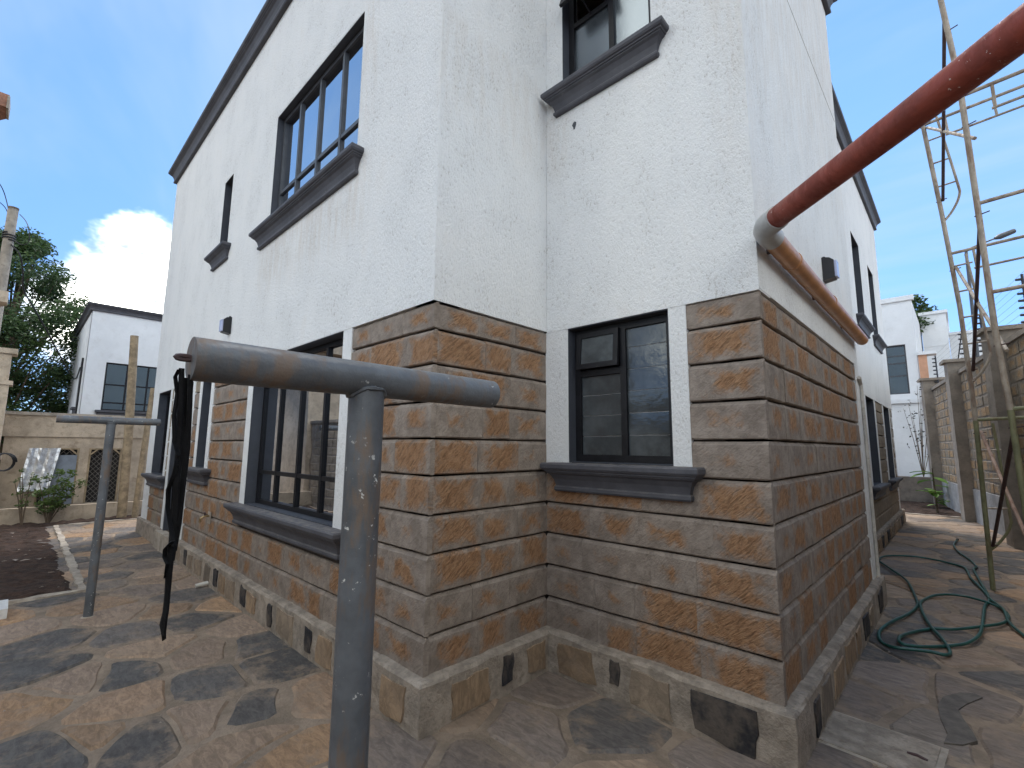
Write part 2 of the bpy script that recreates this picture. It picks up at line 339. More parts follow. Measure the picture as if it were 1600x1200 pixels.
G = -.27                                   # paving level (z = 0 is the foot of the stone courses)
B_, C_, D_ = 1.102, 1.546, 4.56
ZS = [0, .207, .432, .66, .883, 1.115, 1.338, 1.566, 1.797, 2.019, 2.2]
class Wall:
    def __init__(s, O, u, n): s.O = Vector((*O, 0)); s.u = Vector((*u, 0)); s.n = Vector((*n, 0))
    def P(s, u, off, z): return s.O + s.u*u + s.n*off + Vector((0, 0, z))
WL = Wall((0, 0), (1, 0), (0, -1)); WAB = Wall((0, 0), (0, 1), (1, 0)); WBC = Wall((0, B_), (1, 0), (0, -1))
WCD = Wall((C_, 0), (0, 1), (1, 0)); WSB = Wall((1.21, 0), (0, 1), (1, 0))
def skin(W, u0, u1, z0, z1, off, th, ops, name, mat, parent):
    us = sorted({u0, u1, *[min(max(x, u0), u1) for o in ops for x in o[:2]]}); zs = sorted({z0, z1, *[min(max(x, z0), z1) for o in ops for x in o[2:4]]})
    mb = MB()
    for i in range(len(us)-1):
        for j in range(len(zs)-1):
            cu, cz = (us[i]+us[i+1])/2, (zs[j]+zs[j+1])/2
            if any(o[0] < cu < o[1] and o[2] < cz < o[3] for o in ops): continue
            for of in (off, off-th):
                mb.quad(W.P(us[i], of, zs[j]), W.P(us[i+1], of, zs[j]), W.P(us[i+1], of, zs[j+1]), W.P(us[i], of, zs[j+1]))
    rects = [(u0, u1, z0, z1)] + [(max(o[0], u0), min(o[1], u1), max(o[2], z0), min(o[3], z1)) for o in ops]
    for a, b, c, d in rects:
        for (p, q) in (((a, c), (b, c)), ((b, c), (b, d)), ((b, d), (a, d)), ((a, d), (a, c))):
            mb.quad(W.P(p[0], off, p[1]), W.P(q[0], off, q[1]), W.P(q[0], off-th, q[1]), W.P(p[0], off-th, p[1]))
    return mb.build(name, mat, parent, fix=False)
def wbox(mb, W, u0, u1, o0, o1, z0, z1):
    vs = [W.P(u, o, z) for z in (z0, z1) for u, o in ((u0, o0), (u1, o0), (u1, o1), (u0, o1))]
    return mb.add(vs, [(0, 3, 2, 1), (4, 5, 6, 7), (0, 1, 5, 4), (1, 2, 6, 5), (2, 3, 7, 6), (3, 0, 4, 7)])

# ------------------------------------------------------------------ ground
MB().quad((-400, -400, -.42), (400, -400, -.42), (400, 400, -.42), (-400, 400, -.42)).build('ground', 'earth')
tag(bpy.data.objects['ground'], kind='structure')
def sheet(name, x0, x1, y0, y1, z, mat, step=.25, amp=.004):
    nx, ny = int((x1-x0)/step)+1, int((y1-y0)/step)+1; mb = MB()
    vs = [(x0+(x1-x0)*i/nx, y0+(y1-y0)*j/ny, z+RNG.uniform(-amp, amp)) for j in range(ny+1) for i in range(nx+1)]
    mb.add(vs, [(j*(nx+1)+i, j*(nx+1)+i+1, (j+1)*(nx+1)+i+1, (j+1)*(nx+1)+i) for j in range(ny) for i in range(nx)])
    return mb.build(name, mat, smooth=True, fix=False)
paving = tag(sheet('paving', -10.4, 4.7, -3.6, 13.75, G-.004, 'paving_mortar', .12, .003), kind='structure')

def in_paving(x, y):
    if x < -10.3 or y < -3.45 or y > 13.6: return False
    if x < -4.62 and y < -1.03: return False
    if x > 2.95-.16*(y-9.85)/.987 + .1: return False
    if x < -.05 and y > .0: return False
    if -.05 < x < C_-.05 and y > B_: return False
    if x < 1.1 and y > D_: return False
    return True
DARK = [(.125, .112, .10), (.15, .133, .118), (.115, .105, .095), (.165, .143, .124)]
TAN = [(.43, .285, .18), (.39, .275, .185), (.44, .275, .155), (.36, .26, .185), (.41, .27, .165), (.43, .31, .21)]
GREYB = [(.27, .21, .165), (.245, .20, .16), (.29, .23, .185)]
seeds = []
def px_seed(x, y, kind):
    p = on(2, G, x, y); seeds.append((p[0], p[1], kind))
for x, y in [(182, 1050), (74, 1002), (216, 986), (294, 969), (294, 932), (398, 1003), (324, 1073), (408, 1104), (435, 1040), (51, 1048), (233, 1144), (84, 1178),
             (233, 868), (199, 837), (165, 901), (132, 850), (955, 1130), (1430, 832), (1590, 880), (1490, 862), (1405, 1010), (1335, 1010)]: px_seed(x, y, 'd')
for x, y in [(320, 1016), (202, 1104), (405, 1165), (130, 1060), (300, 1120), (480, 1090), (240, 1015), (150, 1150), (20, 1110), (345, 945), (250, 905), (440, 1180), (20, 990), (180, 960)]: px_seed(x, y, 't')
for x, y in [(815, 1135), (870, 1075), (1330, 1090), (1400, 1060), (1520, 1090), (1450, 950), (1530, 960), (720, 1190), (640, 1180), (1480, 1150), (1580, 1180)]: px_seed(x, y, 'g')
n_hand = len(seeds)
rr = random.Random(5)
tries = 0
while tries < 9000:
    tries += 1
    x, y = rr.uniform(-10.3, 4.6), rr.uniform(-3.4, 13.6)
    if not in_paving(x, y): continue
    dmin = rr.choice((.34, .42, .52, .60))
    if all((x-s[0])**2+(y-s[1])**2 > dmin**2 for s in seeds): seeds.append((x, y, rr.choice('ddtttgg')))
# a ring of outside points so that border cells close sensibly
border = []
for k in range(900):
    x, y = rr.uniform(-11.5, 6), rr.uniform(-4.6, 15)
    if in_paving(x, y): continue
    if all((x-s[0])**2+(y-s[1])**2 > .4**2 for s in seeds+border): border.append((x, y, 'x'))
allp = np.array([(s[0], s[1]) for s in seeds+border])
def cell(i):
    p = allp[i]; poly = [(p[0]-1, p[1]-1), (p[0]+1, p[1]-1), (p[0]+1, p[1]+1), (p[0]-1, p[1]+1)]
    d = ((allp-p)**2).sum(1); order = np.argsort(d)[1:28]
    for j in order:
        q = allp[j]; m = (p+q)/2; n = q-p; new = []
        L_ = len(poly)
        for k in range(L_):
            a, b_ = np.array(poly[k]), np.array(poly[(k+1) % L_]); da, db = (a-m)@n, (b_-m)@n
            if da <= 0: new.append(tuple(a))
            if da*db < 0: t_ = da/(da-db); new.append(tuple(a+(b_-a)*t_))
        poly = new
        if len(poly) < 3: return None
    return np.array(poly)
def ragged(poly, gap, jit, rnd):
    c = poly.mean(0); out = []
    n = len(poly)
    area = .5*abs(sum(poly[k][0]*poly[(k+1) % n][1]-poly[(k+1) % n][0]*poly[k][1] for k in range(n)))
    size = math.sqrt(max(area, 1e-4)); f = max(.35, 1-2.*gap/size)
    poly = c+(poly-c)*f
    pts = []
    for k in range(n):
        a, b_ = poly[k], poly[(k+1) % n]; l = np.linalg.norm(b_-a)
        if l < .03: continue
        m = max(1, int(l/.16))
        t_ = (b_-a)/l; nn = np.array([t_[1], -t_[0]])
        for q in range(m):
            p = a+(b_-a)*(q/m)
            if q: p = p+nn*rnd.uniform(-jit, jit)
            pts.append(p)
    if len(pts) < 3: return None
    # one corner-cutting pass
    res = []
    for k in range(len(pts)):
        a, b_ = pts[k], pts[(k+1) % len(pts)]; res += [a*.8+b_*.2, a*.2+b_*.8]
    return np.array(res)
stones = []
for i, s in enumerate(seeds):
    poly = cell(i)
    if poly is None: continue
    rg = ragged(poly, rr.uniform(.010, .03), .026, rr)
    if rg is None: continue
    stones.append((s, rg))
def stone_mesh(poly, z, depth=.014, bev=.012):
    c = poly.mean(0); n = len(poly); mb = MB()
    inn = c+(poly-c)*(1-bev*2/max(.1, np.linalg.norm(poly-c, axis=1).mean()))
    tilt = (rr.uniform(-.006, .006), rr.uniform(-.006, .006))
    vs = [(p[0]-c[0], p[1]-c[1], (p-c)@np.array(tilt)+rr.uniform(-.0015, .0015)) for p in inn] + [(p[0]-c[0], p[1]-c[1], -depth) for p in poly]
    mb.add(vs, [tuple(range(n))] + [(k, n+k, n+(k+1) % n, (k+1) % n) for k in range(n)])
    return c, mb
def seen_size(s):
    v = np.array([s[0][0], s[0][1], G])-CAM; z = v@FW
    if z < .3: return 0
    if abs(v@RT/z) > 1.25: return 0
    return 1/z**3
stones.sort(key=lambda s: -seen_size(s))
rest = MB()
for k, (s, poly) in enumerate(stones):
    z = G+.006+rr.uniform(-.002, .004); c, mb = stone_mesh(poly, z)
    if k < 298:
        o = mb.build('paving_stone', 'paving_stone', None, fix=False); o.location = (c[0], c[1], z); o.parent = paving
        col = rr.choice({'d': DARK, 't': TAN, 'g': GREYB}[s[2]]); j = rr.uniform(.64, .90)*(1.15 if s[2] == 'd' else 1.); o.color = (col[0]*j, col[1]*j*1.03, col[2]*j*1.08, 1)
    else:
        rest.add([(v[0]+c[0], v[1]+c[1], v[2]+z) for v in mb.v], mb.f)
if rest.v:
    o = rest.build('paving_stones_beyond', 'paving_stone', None, fix=False); o.parent = paving; o.color = (.17, .13, .1, 1); o['kind'] = 'stuff'
# inspection cover let into the paving
cv = thing('inspection_cover', (1.86, 1.45, G), 'rectangular concrete inspection cover set in the paving beside the corner plinth', 'cover')
a, b2, c2, d2 = [on(2, G+.012, *p) for p in ((1264, 1163), (1330, 1106), (1424, 1152), (1422, 1215))]
def slab_from(pts, z0, z1):
    n = len(pts); return MB().add([(p[0], p[1], z1) for p in pts]+[(p[0], p[1], z0) for p in pts], [tuple(range(n)), tuple(range(2*n-1, n-1, -1))]+[(k, n+k, n+(k+1) % n, (k+1) % n) for k in range(n)])
cc = (a+b2+c2+d2)/4
e0 = np.array([.60, -.02, 0]); e1 = np.array([.03, .42, 0])
rect = lambda s: [cc+s*e0/2+s*e1/2, cc-s*e0/2+s*e1/2, cc-s*e0/2-s*e1/2, cc+s*e0/2-s*e1/2]
slab_from(rect(1.), G-.03, G+.008).build('cover_frame', 'cement_light', cv)
slab_from(rect(.9), G-.02, G+.013).build('cover_slab', 'cement', cv)
MB().tube([cc+np.array([.16, 0, G+.012-cc[2]]), cc+np.array([.2, -.005, G+.02-cc[2]]), cc+np.array([.24, -.01, G+.012-cc[2]])], .008, 6).build('lifting_ring', 'brace_dark', cv)

def soil_bed(name, xs, ys, label, step=.09):
    x0, x1 = xs; y0, y1 = ys; nx, ny = int((x1-x0)/step), int((y1-y0)/step); mb = MB()
    r2 = random.Random(3)
    vs = []
    for j in range(ny+1):
        for i in range(nx+1):
            e = min(i, j, nx-i, ny-j)
            vs.append((x0+(x1-x0)*i/nx+r2.uniform(-.02, .02)*(e > 0), y0+(y1-y0)*j/ny+r2.uniform(-.02, .02)*(e > 0), G-.03 if e == 0 else G+.012+r2.uniform(-.012, .03)))
    mb.add(vs, [(j*(nx+1)+i, j*(nx+1)+i+1, (j+1)*(nx+1)+i+1, (j+1)*(nx+1)+i) for j in range(ny) for i in range(nx)])
    return tag(mb.build(name, 'soil', fix=False), kind='structure')
soil_bed('soil_bed', (-10.45, -4.68), (-3.5, -1.08), '')
soil_bed('soil_strip', (-11.15, -10.45), (-3.5, 1.5), '')
soil_bed('soil_bed_far', (.3, 2.6), (13.75, 17.4), '')
# rough mortar edging round the beds
def edging(pts, w, h, label):
    mb = MB(); r2 = random.Random(9); P = []
    for a_, b_ in zip(pts[:-1], pts[1:]):
        a_, b_ = Vector(a_), Vector(b_); n = max(2, int((b_-a_).length/.11))
        P += [a_.lerp(b_, q/n) for q in range(n)]
    P.append(Vector(pts[-1])); vs = []
    for i, p in enumerate(P):
        t_ = (P[min(i+1, len(P)-1)]-P[max(i-1, 0)]).normalized(); s_ = Vector((t_.y, -t_.x))
        for o_, z_ in ((-w/2, -.03), (-w/2*.8, h), (w/2*.8, h), (w/2, -.03)):
            q = p+s_*(o_+r2.uniform(-.014, .014)); vs.append((q.x, q.y, G+z_+(r2.uniform(-.008, .008) if z_ > 0 else 0)))
    mb.add(vs, [(i*4+j, i*4+j+1, i*4+j+5, i*4+j+4) for i in range(len(P)-1) for j in range(3)])
    return tag(mb.build('bed_edging', 'cement_light', fix=False), label, 'kerb')
edging([(-4.6, -3.5), (-4.62, -1.05), (-10.35, -1.0), (-10.4, .6)], .085, .028, 'rough mortar edging between the large soil bed and the paving')
edging([(.9, 13.72), (2.3, 13.75)], .09, .03, 'low mortar edging before the soil bed at the passage end')
# litter on the bed
mb = MB(); r2 = random.Random(21)
for k in range(80):
    x, y = r2.uniform(-10.3, -4.75), r2.uniform(-3.2, -1.15)
    s_ = r2.choice((.015, .02, .03, .06)); an = r2.uniform(0, 6.3); z = G+.045
    ca, sa = math.cos(an)*s_, math.sin(an)*s_
    mb.add([(x-ca, y-sa, z), (x+sa*.5, y-ca*.5, z+.01), (x+ca, y+sa, z+.006), (x-sa*.5, y+ca*.5, z+.014)], [(0, 1, 2, 3)])
tag(mb.build('leaf_litter', 'litter', fix=False), 'pale dry leaves and scraps scattered over the dark soil bed', 'litter', kind='stuff')
mb = MB()
for k in range(260):
    x, y = r2.uniform(-3.5, 4), r2.uniform(-2, 8)
    if not in_paving(x, y): continue
    s_ = r2.uniform(.003, .009); z = G+.008
    mb.add([(x-s_, y-s_, z), (x+s_, y-s_*.7, z), (x+s_*.8, y+s_, z), (x-s_*.7, y+s_, z), (x, y, z+s_*1.2)], [(0, 1, 4), (1, 2, 4), (2, 3, 4), (3, 0, 4)])
tag(mb.build('grit', 'litter', fix=False), 'pale grit and crumbs of mortar lying on the paving', 'grit', kind='stuff')

# ------------------------------------------------------------------ the house
house = thing('house', (-3, 5, G), 'two storey white rendered house with stone block base and dark grey trim', 'house')
PZ = .012; TOP_L = 6.42; TOP_R = 6.58
up_L = [(-3.05, -1.10, 3.70, 5.02), (-5.0, -4.62, 3.95, 5.0)]
lo_L = [(-3.15, -1.16, .69, 2.2), (-8.02, -7.1, .80, 2.2), (-6.72, -5.68, .0, 2.2), (-5.17, -4.75, 1.0, 2.2)]
up_BC = [(.185, .97, 4.2, 5.35)]
lo_BC = [(.215, 1.015, 1.19, 2.19)]
lo_SB = [(7.95, 8.95, .72, 2.2), (10.35, 11.35, .72, 2.2)]
up_SB = [(7.95, 8.85, 3.55, 5.1), (9.95, 10.78, 3.55, 5.07)]
skin(WL, -8.5, PZ-.002, 2.2, TOP_L+.1, PZ, .22, up_L, 'wall', 'plaster', house)
skin(WAB, -PZ+.001, B_-PZ, 2.2, TOP_L+.1, PZ, .22, [], 'wall', 'plaster', house)
skin(WBC, PZ+.001, C_+PZ-.002, 2.19, TOP_R+.1, PZ, .22, up_BC, 'wall', 'plaster', house)
skin(WCD, B_-PZ+.001, D_, 2.2, TOP_R+.1, PZ, .22, [], 'wall', 'plaster', house)
skin(WSB, D_+.001, 12.0, 2.2, TOP_R+.1, PZ, .22, up_SB, 'wall', 'plaster', house)
MB().box(1.21, C_+PZ-.002, D_-.2, D_, -.3, TOP_R+.1).build('wall', 'plaster', house)
skin(WL, -8.5, -.03, -.32, 2.2, -.03, .2, lo_L, 'wall_core', 'joint_mortar', house)
skin(WAB, .03, B_+.03, -.32, 2.2, -.03, .2, [], 'wall_core', 'joint_mortar', house)
skin(WBC, -.03, C_-.03, -.32, 2.19, -.03, .2, lo_BC, 'wall_core', 'joint_mortar', house)
skin(WCD, B_+.03, D_-.001, -.32, 2.2, -.03, .2, [], 'wall_core', 'joint_mortar', house)
skin(WSB, D_+.001, 11.98, -.32, 2.2, -.03, .2, lo_SB, 'wall_core', 'joint_mortar', house)
MB().box(-8.5, -8.3, .25, 12, -.32, TOP_L+.1).build('wall', 'plaster', house)
MB().box(-8.3, 1.21, 11.8, 12.0-.003, -.32, TOP_R+.09).build('wall', 'plaster', house)
mb = MB(); mb.box(-8.3, -.23, .24, 11.8, 6.1, 6.3); mb.box(-.23, C_-.25, B_+.25, D_-.3, 6.1, 6.3); mb.box(-.23, .95, D_-.3, 11.8, 6.1, 6.3); mb.build('roof', 'cement', house)
mb = MB(); mb.box(-8.3, -.23, .24, 11.8, 2.75, 2.95); mb.box(-.23, C_-.25, B_+.25, D_-.3, 2.75, 2.95); mb.box(-.23, .95, D_-.3, 11.8, 2.75, 2.95); mb.build('floor_slab', 'interior', house)
MB().box(-8.3, C_-.25, 3.6, 3.7, -.3, 6.1).build('inner_wall', 'interior', house)
# white plaster bands beside the ground floor openings
def band(W, u0, u1, z0, z1, off=.009):
    wbox(MB(), W, u0, u1, -.0295, off, z0, z1).build('plaster_band', 'plaster', house)
BANDS_L = [(-3.30, -3.15, .69), (-1.16, -1.02, .69), (-8.5, -8.02, .0), (-7.1, -6.98, .80), (-6.86, -6.72, .0), (-5.68, -5.55, .0), (-5.30, -5.17, 1.0), (-4.75, -4.62, 1.0)]
for u0, u1, z0 in BANDS_L: band(WL, u0, u1, z0, 2.2)
band(WBC, .0, .215, 1.17, 2.19); band(WBC, 1.015, 1.13, 1.17, 2.19)
BANDS_SB = [(7.75, 7.95, .72), (8.95, 9.12, .72), (10.2, 10.35, .72), (11.35, 11.5, .72)]
for u0, u1, z0 in BANDS_SB: band(WSB, u0, u1, z0, 2.2)

# stone blocks, course by course
def block_mesh(seed):
    r = random.Random(seed); nx, nz = 4, 3; vs = []; xs = [0, .06, .5+r.uniform(-.1, .1), .94, 1]; zs = [0, .035, .90, 1]
    for j in range(nz+1):
        for i in range(nx+1):
            dy = .05+(r.uniform(0, .20) if 0 < i < nx else r.uniform(0, .05))
            if j in (0, nz): dy = (.50 if j == nz else .30)+r.uniform(-.05, .10)
            vs.append((xs[i], dy, zs[j]+(r.uniform(-.008, .008) if j in (0, nz) else 0)))
    k = len(vs); vs += [(0, 1, 0), (1, 1, 0), (1, 1, 1), (0, 1, 1)]; fs = []
    for j in range(nz):
        for i in range(nx): a_ = j*(nx+1)+i; fs.append((a_, a_+1, a_+nx+2, a_+nx+1))
    fs.append(tuple([k, k+1]+[nx-i for i in range(nx+1)])); fs.append(tuple([k+2, k+3]+[nz*(nx+1)+i for i in range(nx+1)]))
    fs.append(tuple([k+3, k]+[j*(nx+1) for j in range(nz+1)])); fs.append(tuple([k+1, k+2]+[(nz-j)*(nx+1)+nx for j in range(nz+1)]))
    return vs, fs
BLK = []
for q in range(10):
    vs_, fs_ = block_mesh(100+q); BLK.append(MB().add(vs_, fs_).mesh('block', 'block'))
GAP = .0125; DEP = .040
blocks = []                    # (W, u0, u1, z0, z1)
rb = random.Random(77)
def course_runs(u0, u1, z0, z1, holes):
    runs = [(u0, u1)]
    for h in holes:
        if h[2] < z1-.06 and h[3] > z0+.06:
            new = []
            for a_, b_ in runs:
                if h[0] > a_: new.append((a_, min(b_, h[0])))
                if h[1] < b_: new.append((max(a_, h[1]), b_))
            runs = [r_ for r_ in new if r_[1]-r_[0] > .015]
    return runs
def lay(W, u0, u1, holes, u0c=None, flip=False, top=2.2):
    for i in range(10):
        z0, z1 = ZS[i]+(GAP if i else -.02), min(ZS[i+1], top)-(.004 if i == 9 else 0)
        for a_, b_ in course_runs(u0, u1, z0, z1, holes):
            n = max(1, round((b_-a_)/.39)); cuts = [a_]+[a_+(b_-a_)*(k+rb.uniform(-.18, .18))/n for k in range(1, n)]+[b_]
            for k in range(n): blocks.append((W, cuts[k], cuts[k+1], z0, z1))
holes_L = [(-3.35, -.97, .50, 2.3)] + [(-3.30, -3.15, 0, 0)] + [(-8.5, -8.0, -1, 2.3), (-8.1, -6.98, .66, 2.3), (-6.86, -5.55, -1, 2.3), (-5.30, -4.62, .85, 2.3)]
# brick shows between band and sill ends, so let the window holes be exact
holes_L = [(-3.30, -1.02, .60, 2.3), (-8.5, -8.02, -1, 2.3), (-8.02, -6.98, .72, 2.3), (-6.86, -5.55, -1, 2.3), (-5.30, -4.62, .92, 2.3)]
lay(WL, -8.5, .005, holes_L)
lay(WAB, DEP-.008, B_-.004, [])
lay(WBC, 0, C_+.005, [(0, 1.13, 1.1, 2.3)])
lay(WCD, B_+DEP-.008, D_, [])
lay(WSB, D_+.002, 12.0, [(7.75, 9.12, .66, 2.3), (10.2, 11.5, .66, 2.3)])
def blk_seen(bk):
    W, u0, u1, z0, z1 = bk; p = np.array(W.P((u0+u1)/2, 0, (z0+z1)/2)); v = p-CAM; z = v@FW
    cosn = abs(v@np.array(W.n))/np.linalg.norm(v)
    return (u1-u0)*(z1-z0)*cosn/z**2
blocks.sort(key=lambda q: -blk_seen(q))
far = MB()
for k, (W, u0, u1, z0, z1) in enumerate(blocks):
    p = W.P(u0, rb.uniform(.003, .009), z0)
    if k < 298:
        o = bpy.data.objects.new('stone_block', rb.choice(BLK)); COL.objects.link(o); o.parent = house; o.matrix_parent_inverse = Matrix.Translation(-house.location)
        o.location = p; o.rotation_euler = (0, 0, math.atan2(W.u.y, W.u.x)); o.scale = (u1-u0, DEP, z1-z0)
    else:
        vs_, fs_ = block_mesh(100+k % 10)
        far.add([W.P(u0+(u1-u0)*v[0], .005-v[1]*DEP, z0+(z1-z0)*v[2]) for v in vs_], fs_)
far.build('stone_blocks_beyond', 'wall_block', house)['kind'] = 'stuff'

# mouldings (sills and cornices) swept round with mitred returns
PROFILE = [(0, 0), (.040, 0), (.048, .012), (.046, .030), (.038, .040), (.040, .052), (.050, .085), (.070, .118), (.088, .130), (.090, .138), (.100, .140), (.101, .150), (.112, .154), (.121, .168), (.121, .192), (.113, .204), (0, .206)]
def sill(W, u0, u1, zt, parent, name='sill', sc=1., hs=None):
    hs = hs or sc; mb = MB(); vs = []; n = len(PROFILE)
    for o_, z_ in PROFILE:
        o_ *= sc; z_ = zt-.206*hs+z_*hs; ins = .121*sc
        for u, of in ((u0+ins-o_, -.029), (u0+ins-o_, o_), (u1-ins+o_, o_), (u1-ins+o_, -.029)): vs.append(W.P(u, of, z_))
    fs = [(i*4+j, i*4+j+1, i*4+j+5, i*4+j+4) for i in range(n-1) for j in range(3)]
    mb.add(vs, fs); return mb.build(name, 'dark_paint', parent)
def sweep(path, prof, z0, closed=False):
    P = [Vector(p) for p in path]; mb = MB(); vs = []; m = len(prof); nrm = []
    for i in range(len(P)-1):
        d = (P[i+1]-P[i]).normalized(); nrm.append(Vector((d.y, -d.x)))
    for i, p in enumerate(P):
        if i == 0: mi = nrm[0]
        elif i == len(P)-1: mi = nrm[-1]
        else:
            mi = nrm[i-1]+nrm[i]; mi = mi/max(.2, mi.dot(nrm[i]))
        for o_, z_ in prof: vs.append((p.x+mi.x*o_, p.y+mi.y*o_, z0+z_))
    mb.add(vs, [(i*m+j, i*m+j+1, (i+1)*m+j+1, (i+1)*m+j) for i in range(len(P)-1) for j in range(m-1)])
    mb.f.append(tuple(range(m))); mb.f.append(tuple((len(P)-1)*m+j for j in range(m))[::-1])
    return mb
CPROF = [(-.03, 0)]+[(o_*1.15+.012, z_*1.25) for o_, z_ in PROFILE[1:-1]]+[(-.03, .26)]
sweep([(-8.5, .3), (-8.5, 0), (0, 0), (0, B_)], CPROF, TOP_L).build('cornice', 'dark_paint', house)
sweep([(0, B_), (C_, B_), (C_, D_), (C_-.2, D_)], CPROF, TOP_R).build('cornice', 'dark_paint', house)
sweep([(1.21, D_+.002), (1.21, 12.0), (.6, 12.0)], CPROF, TOP_R-.04).build('cornice', 'dark_paint', house)
# plinth
def dense(path, step):
    out = []
    for a_, b_ in zip(path[:-1], path[1:]):
        a_, b_ = Vector(a_), Vector(b_); n = max(1, int((b_-a_).length/step)); out += [tuple(a_.lerp(b_, k/n)) for k in range(n)]
    return out+[path[-1]]
def plinth(path, zt, w, parent):
    prof = [(-.03, zt+.012), (w*.5, zt+.004), (w-.012, zt), (w, zt-.014), (w, zt-.09), (w, zt-.17), (w+.001, -.36)]
    mb = sweep(dense(path, .085), prof, 0); r2 = random.Random(4); m = len(prof)
    mb.v = [(x+r2.uniform(-.004, .004), y+r2.uniform(-.004, .004), z+(r2.uniform(-.006, .006) if (i % m) in (1, 2, 3) else 0)) for i, (x, y, z) in enumerate(mb.v)]
    o = mb.build('plinth', 'cement', parent); return o
PW = .065
pl = plinth([(-5.6, 0), (0, 0), (0, B_), (C_, B_), (C_, D_+.06), (1.21, D_+.06)], 0, PW, house)
pl2 = plinth([(-8.55, .3), (-8.55, 0), (-6.8, 0)], 0, PW-.02, house)
pl3 = plinth([(1.21, D_+.1), (1.21, 12.05), (.8, 12.05)], 0, PW-.01, house)
# stones bedded in the plinth face
rp = random.Random(8)
def plinth_stone(W, u, z, w, h, col, parent, shape=None):
    pts = []; cs = [(u+sx*w/2*rp.uniform(.72, 1.), z+sz*h/2*rp.uniform(.8, 1.08)) for sx, sz in ((-1, -1), (1, -1), (1, 1), (-1, 1))]
    for k in range(4):
        a_, b_ = cs[k], cs[(k+1) % 4]
        for q in (0, .3, .62):
            f = q+rp.uniform(-.08, .08) if q else 0
            pts.append((a_[0]+(b_[0]-a_[0])*f+rp.uniform(-.012, .012), max(G-.02, min(-.028, a_[1]+(b_[1]-a_[1])*f+rp.uniform(-.012, .012)))))
    n = len(pts)
    W_ = W; mb = MB()
    off0, off1 = PW-.03, PW+.009
    cu = sum(p[0] for p in pts)/n; cz = sum(p[1] for p in pts)/n
    mb.add([W_.P(cu+(p[0]-cu)*.94, off1+rp.uniform(-.001, .002), cz+(p[1]-cz)*.94) for p in pts]+[W_.P(p[0], off0, p[1]) for p in pts], [tuple(range(n))]+[(k, n+k, n+(k+1) % n, (k+1) % n) for k in range(n)])
    o = mb.build('plinth_stone', 'plinth_stone', parent); j = rp.uniform(.85, 1.15); o.color = (col[0]*j, col[1]*j, col[2]*j, 1)
BLACK = (.026, .027, .032); OCH = (.30, .215, .14); BRN = (.27, .215, .16)
hand = []
for x, y in [(422, 965), (482, 1004), (380, 930), (337, 901), (290, 866)]:
    p = on(1, -PW, x, y); hand.append((WL, p[0], -.13, .12 if x > 400 else .14, .19, BLACK))
hand += [(WL, -.20, -.15, .28, .22, OCH), (WL, -.60, -.15, .40, .21, BRN), (WAB, .30, -.15, .36, .22, OCH), (WAB, .62, -.11, .13, .19, BLACK), (WAB, .90, -.13, .2, .2, OCH),
         (WBC, .30, -.15, .36, .21, OCH), (WBC, .60, -.11, .085, .15, BLACK), (WBC, .84, -.15, .30, .22, BRN), (WBC, 1.27, -.15, .40, .24, BLACK)]
for x, y in [(1274, 1080), (1352, 967), (1375, 930)]:
    p = on(0, C_+PW, x, y); hand.append((WCD, p[1], -.14, .3 if x > 1300 else .14, .2, BLACK))
used = {}
for W, u, z, w, h, col in hand:
    plinth_stone(W, u, z, w, h, col, pl); used.setdefault(id(W), []).append((u-w/2, u+w/2))
for W, a_, b_, par in ((WL, -5.5, -.1, pl), (WCD, 1.2, 4.5, pl)):
    u = a_+.05
    while u < b_:
        w = rp.uniform(.18, .42)
        if u+w > b_: break
        if all(u+w+.02 < q0 or u-.02 > q1 for q0, q1 in used.get(id(W), [])):
            plinth_stone(W, u+w/2, -.14, w, rp.uniform(.16, .21), rp.choice((OCH, BRN, BRN, OCH, BRN, (.16, .135, .11))), par); u += w+rp.uniform(.02, .06)
        else: u += .05
u = 5.0
while u < 11.7:
    w = rp.uniform(.2, .45); plinth_stone(WSB, u+w/2, -.14, w, .19, rp.choice((BRN, BLACK, OCH, BRN)), pl3); u += w+.05

# windows
def frame_bar(W, a_, b_, w, o0, o1, parent, mat='frame_black', name='glazing_bar'):
    (ua, za), (ub, zb) = a_, b_; mb = MB()
    if abs(ua-ub) < 1e-6: wbox(mb, W, ua-w/2, ua+w/2, o0, o1, za, zb)
    else: wbox(mb, W, ua, ub, o0, o1, za-w/2, za+w/2)
    return mb.build(name, mat, parent)
rq = random.Random(31)
def pane(W, x0, x1, o0, za, zb, glass, root):
    t1, t2 = (rq.uniform(-.002, .002), rq.uniform(-.002, .002)) if glass == 'glass_obscure' else (rq.uniform(-.0006, .0006), rq.uniform(-.0006, .0006))
    vs = [W.P(u_, o_+d_+(t1 if z_ == za else t2), z_) for z_ in (za, zb) for u_, o_, d_ in ((x0, o0, 0), (x1, o0, 0), (x1, o0+.006, 0), (x0, o0+.006, 0))]
    return MB().add(vs, [(0, 3, 2, 1), (4, 5, 6, 7), (0, 1, 5, 4), (1, 2, 6, 5), (2, 3, 7, 6), (3, 0, 4, 7)]).build('pane', glass, root)
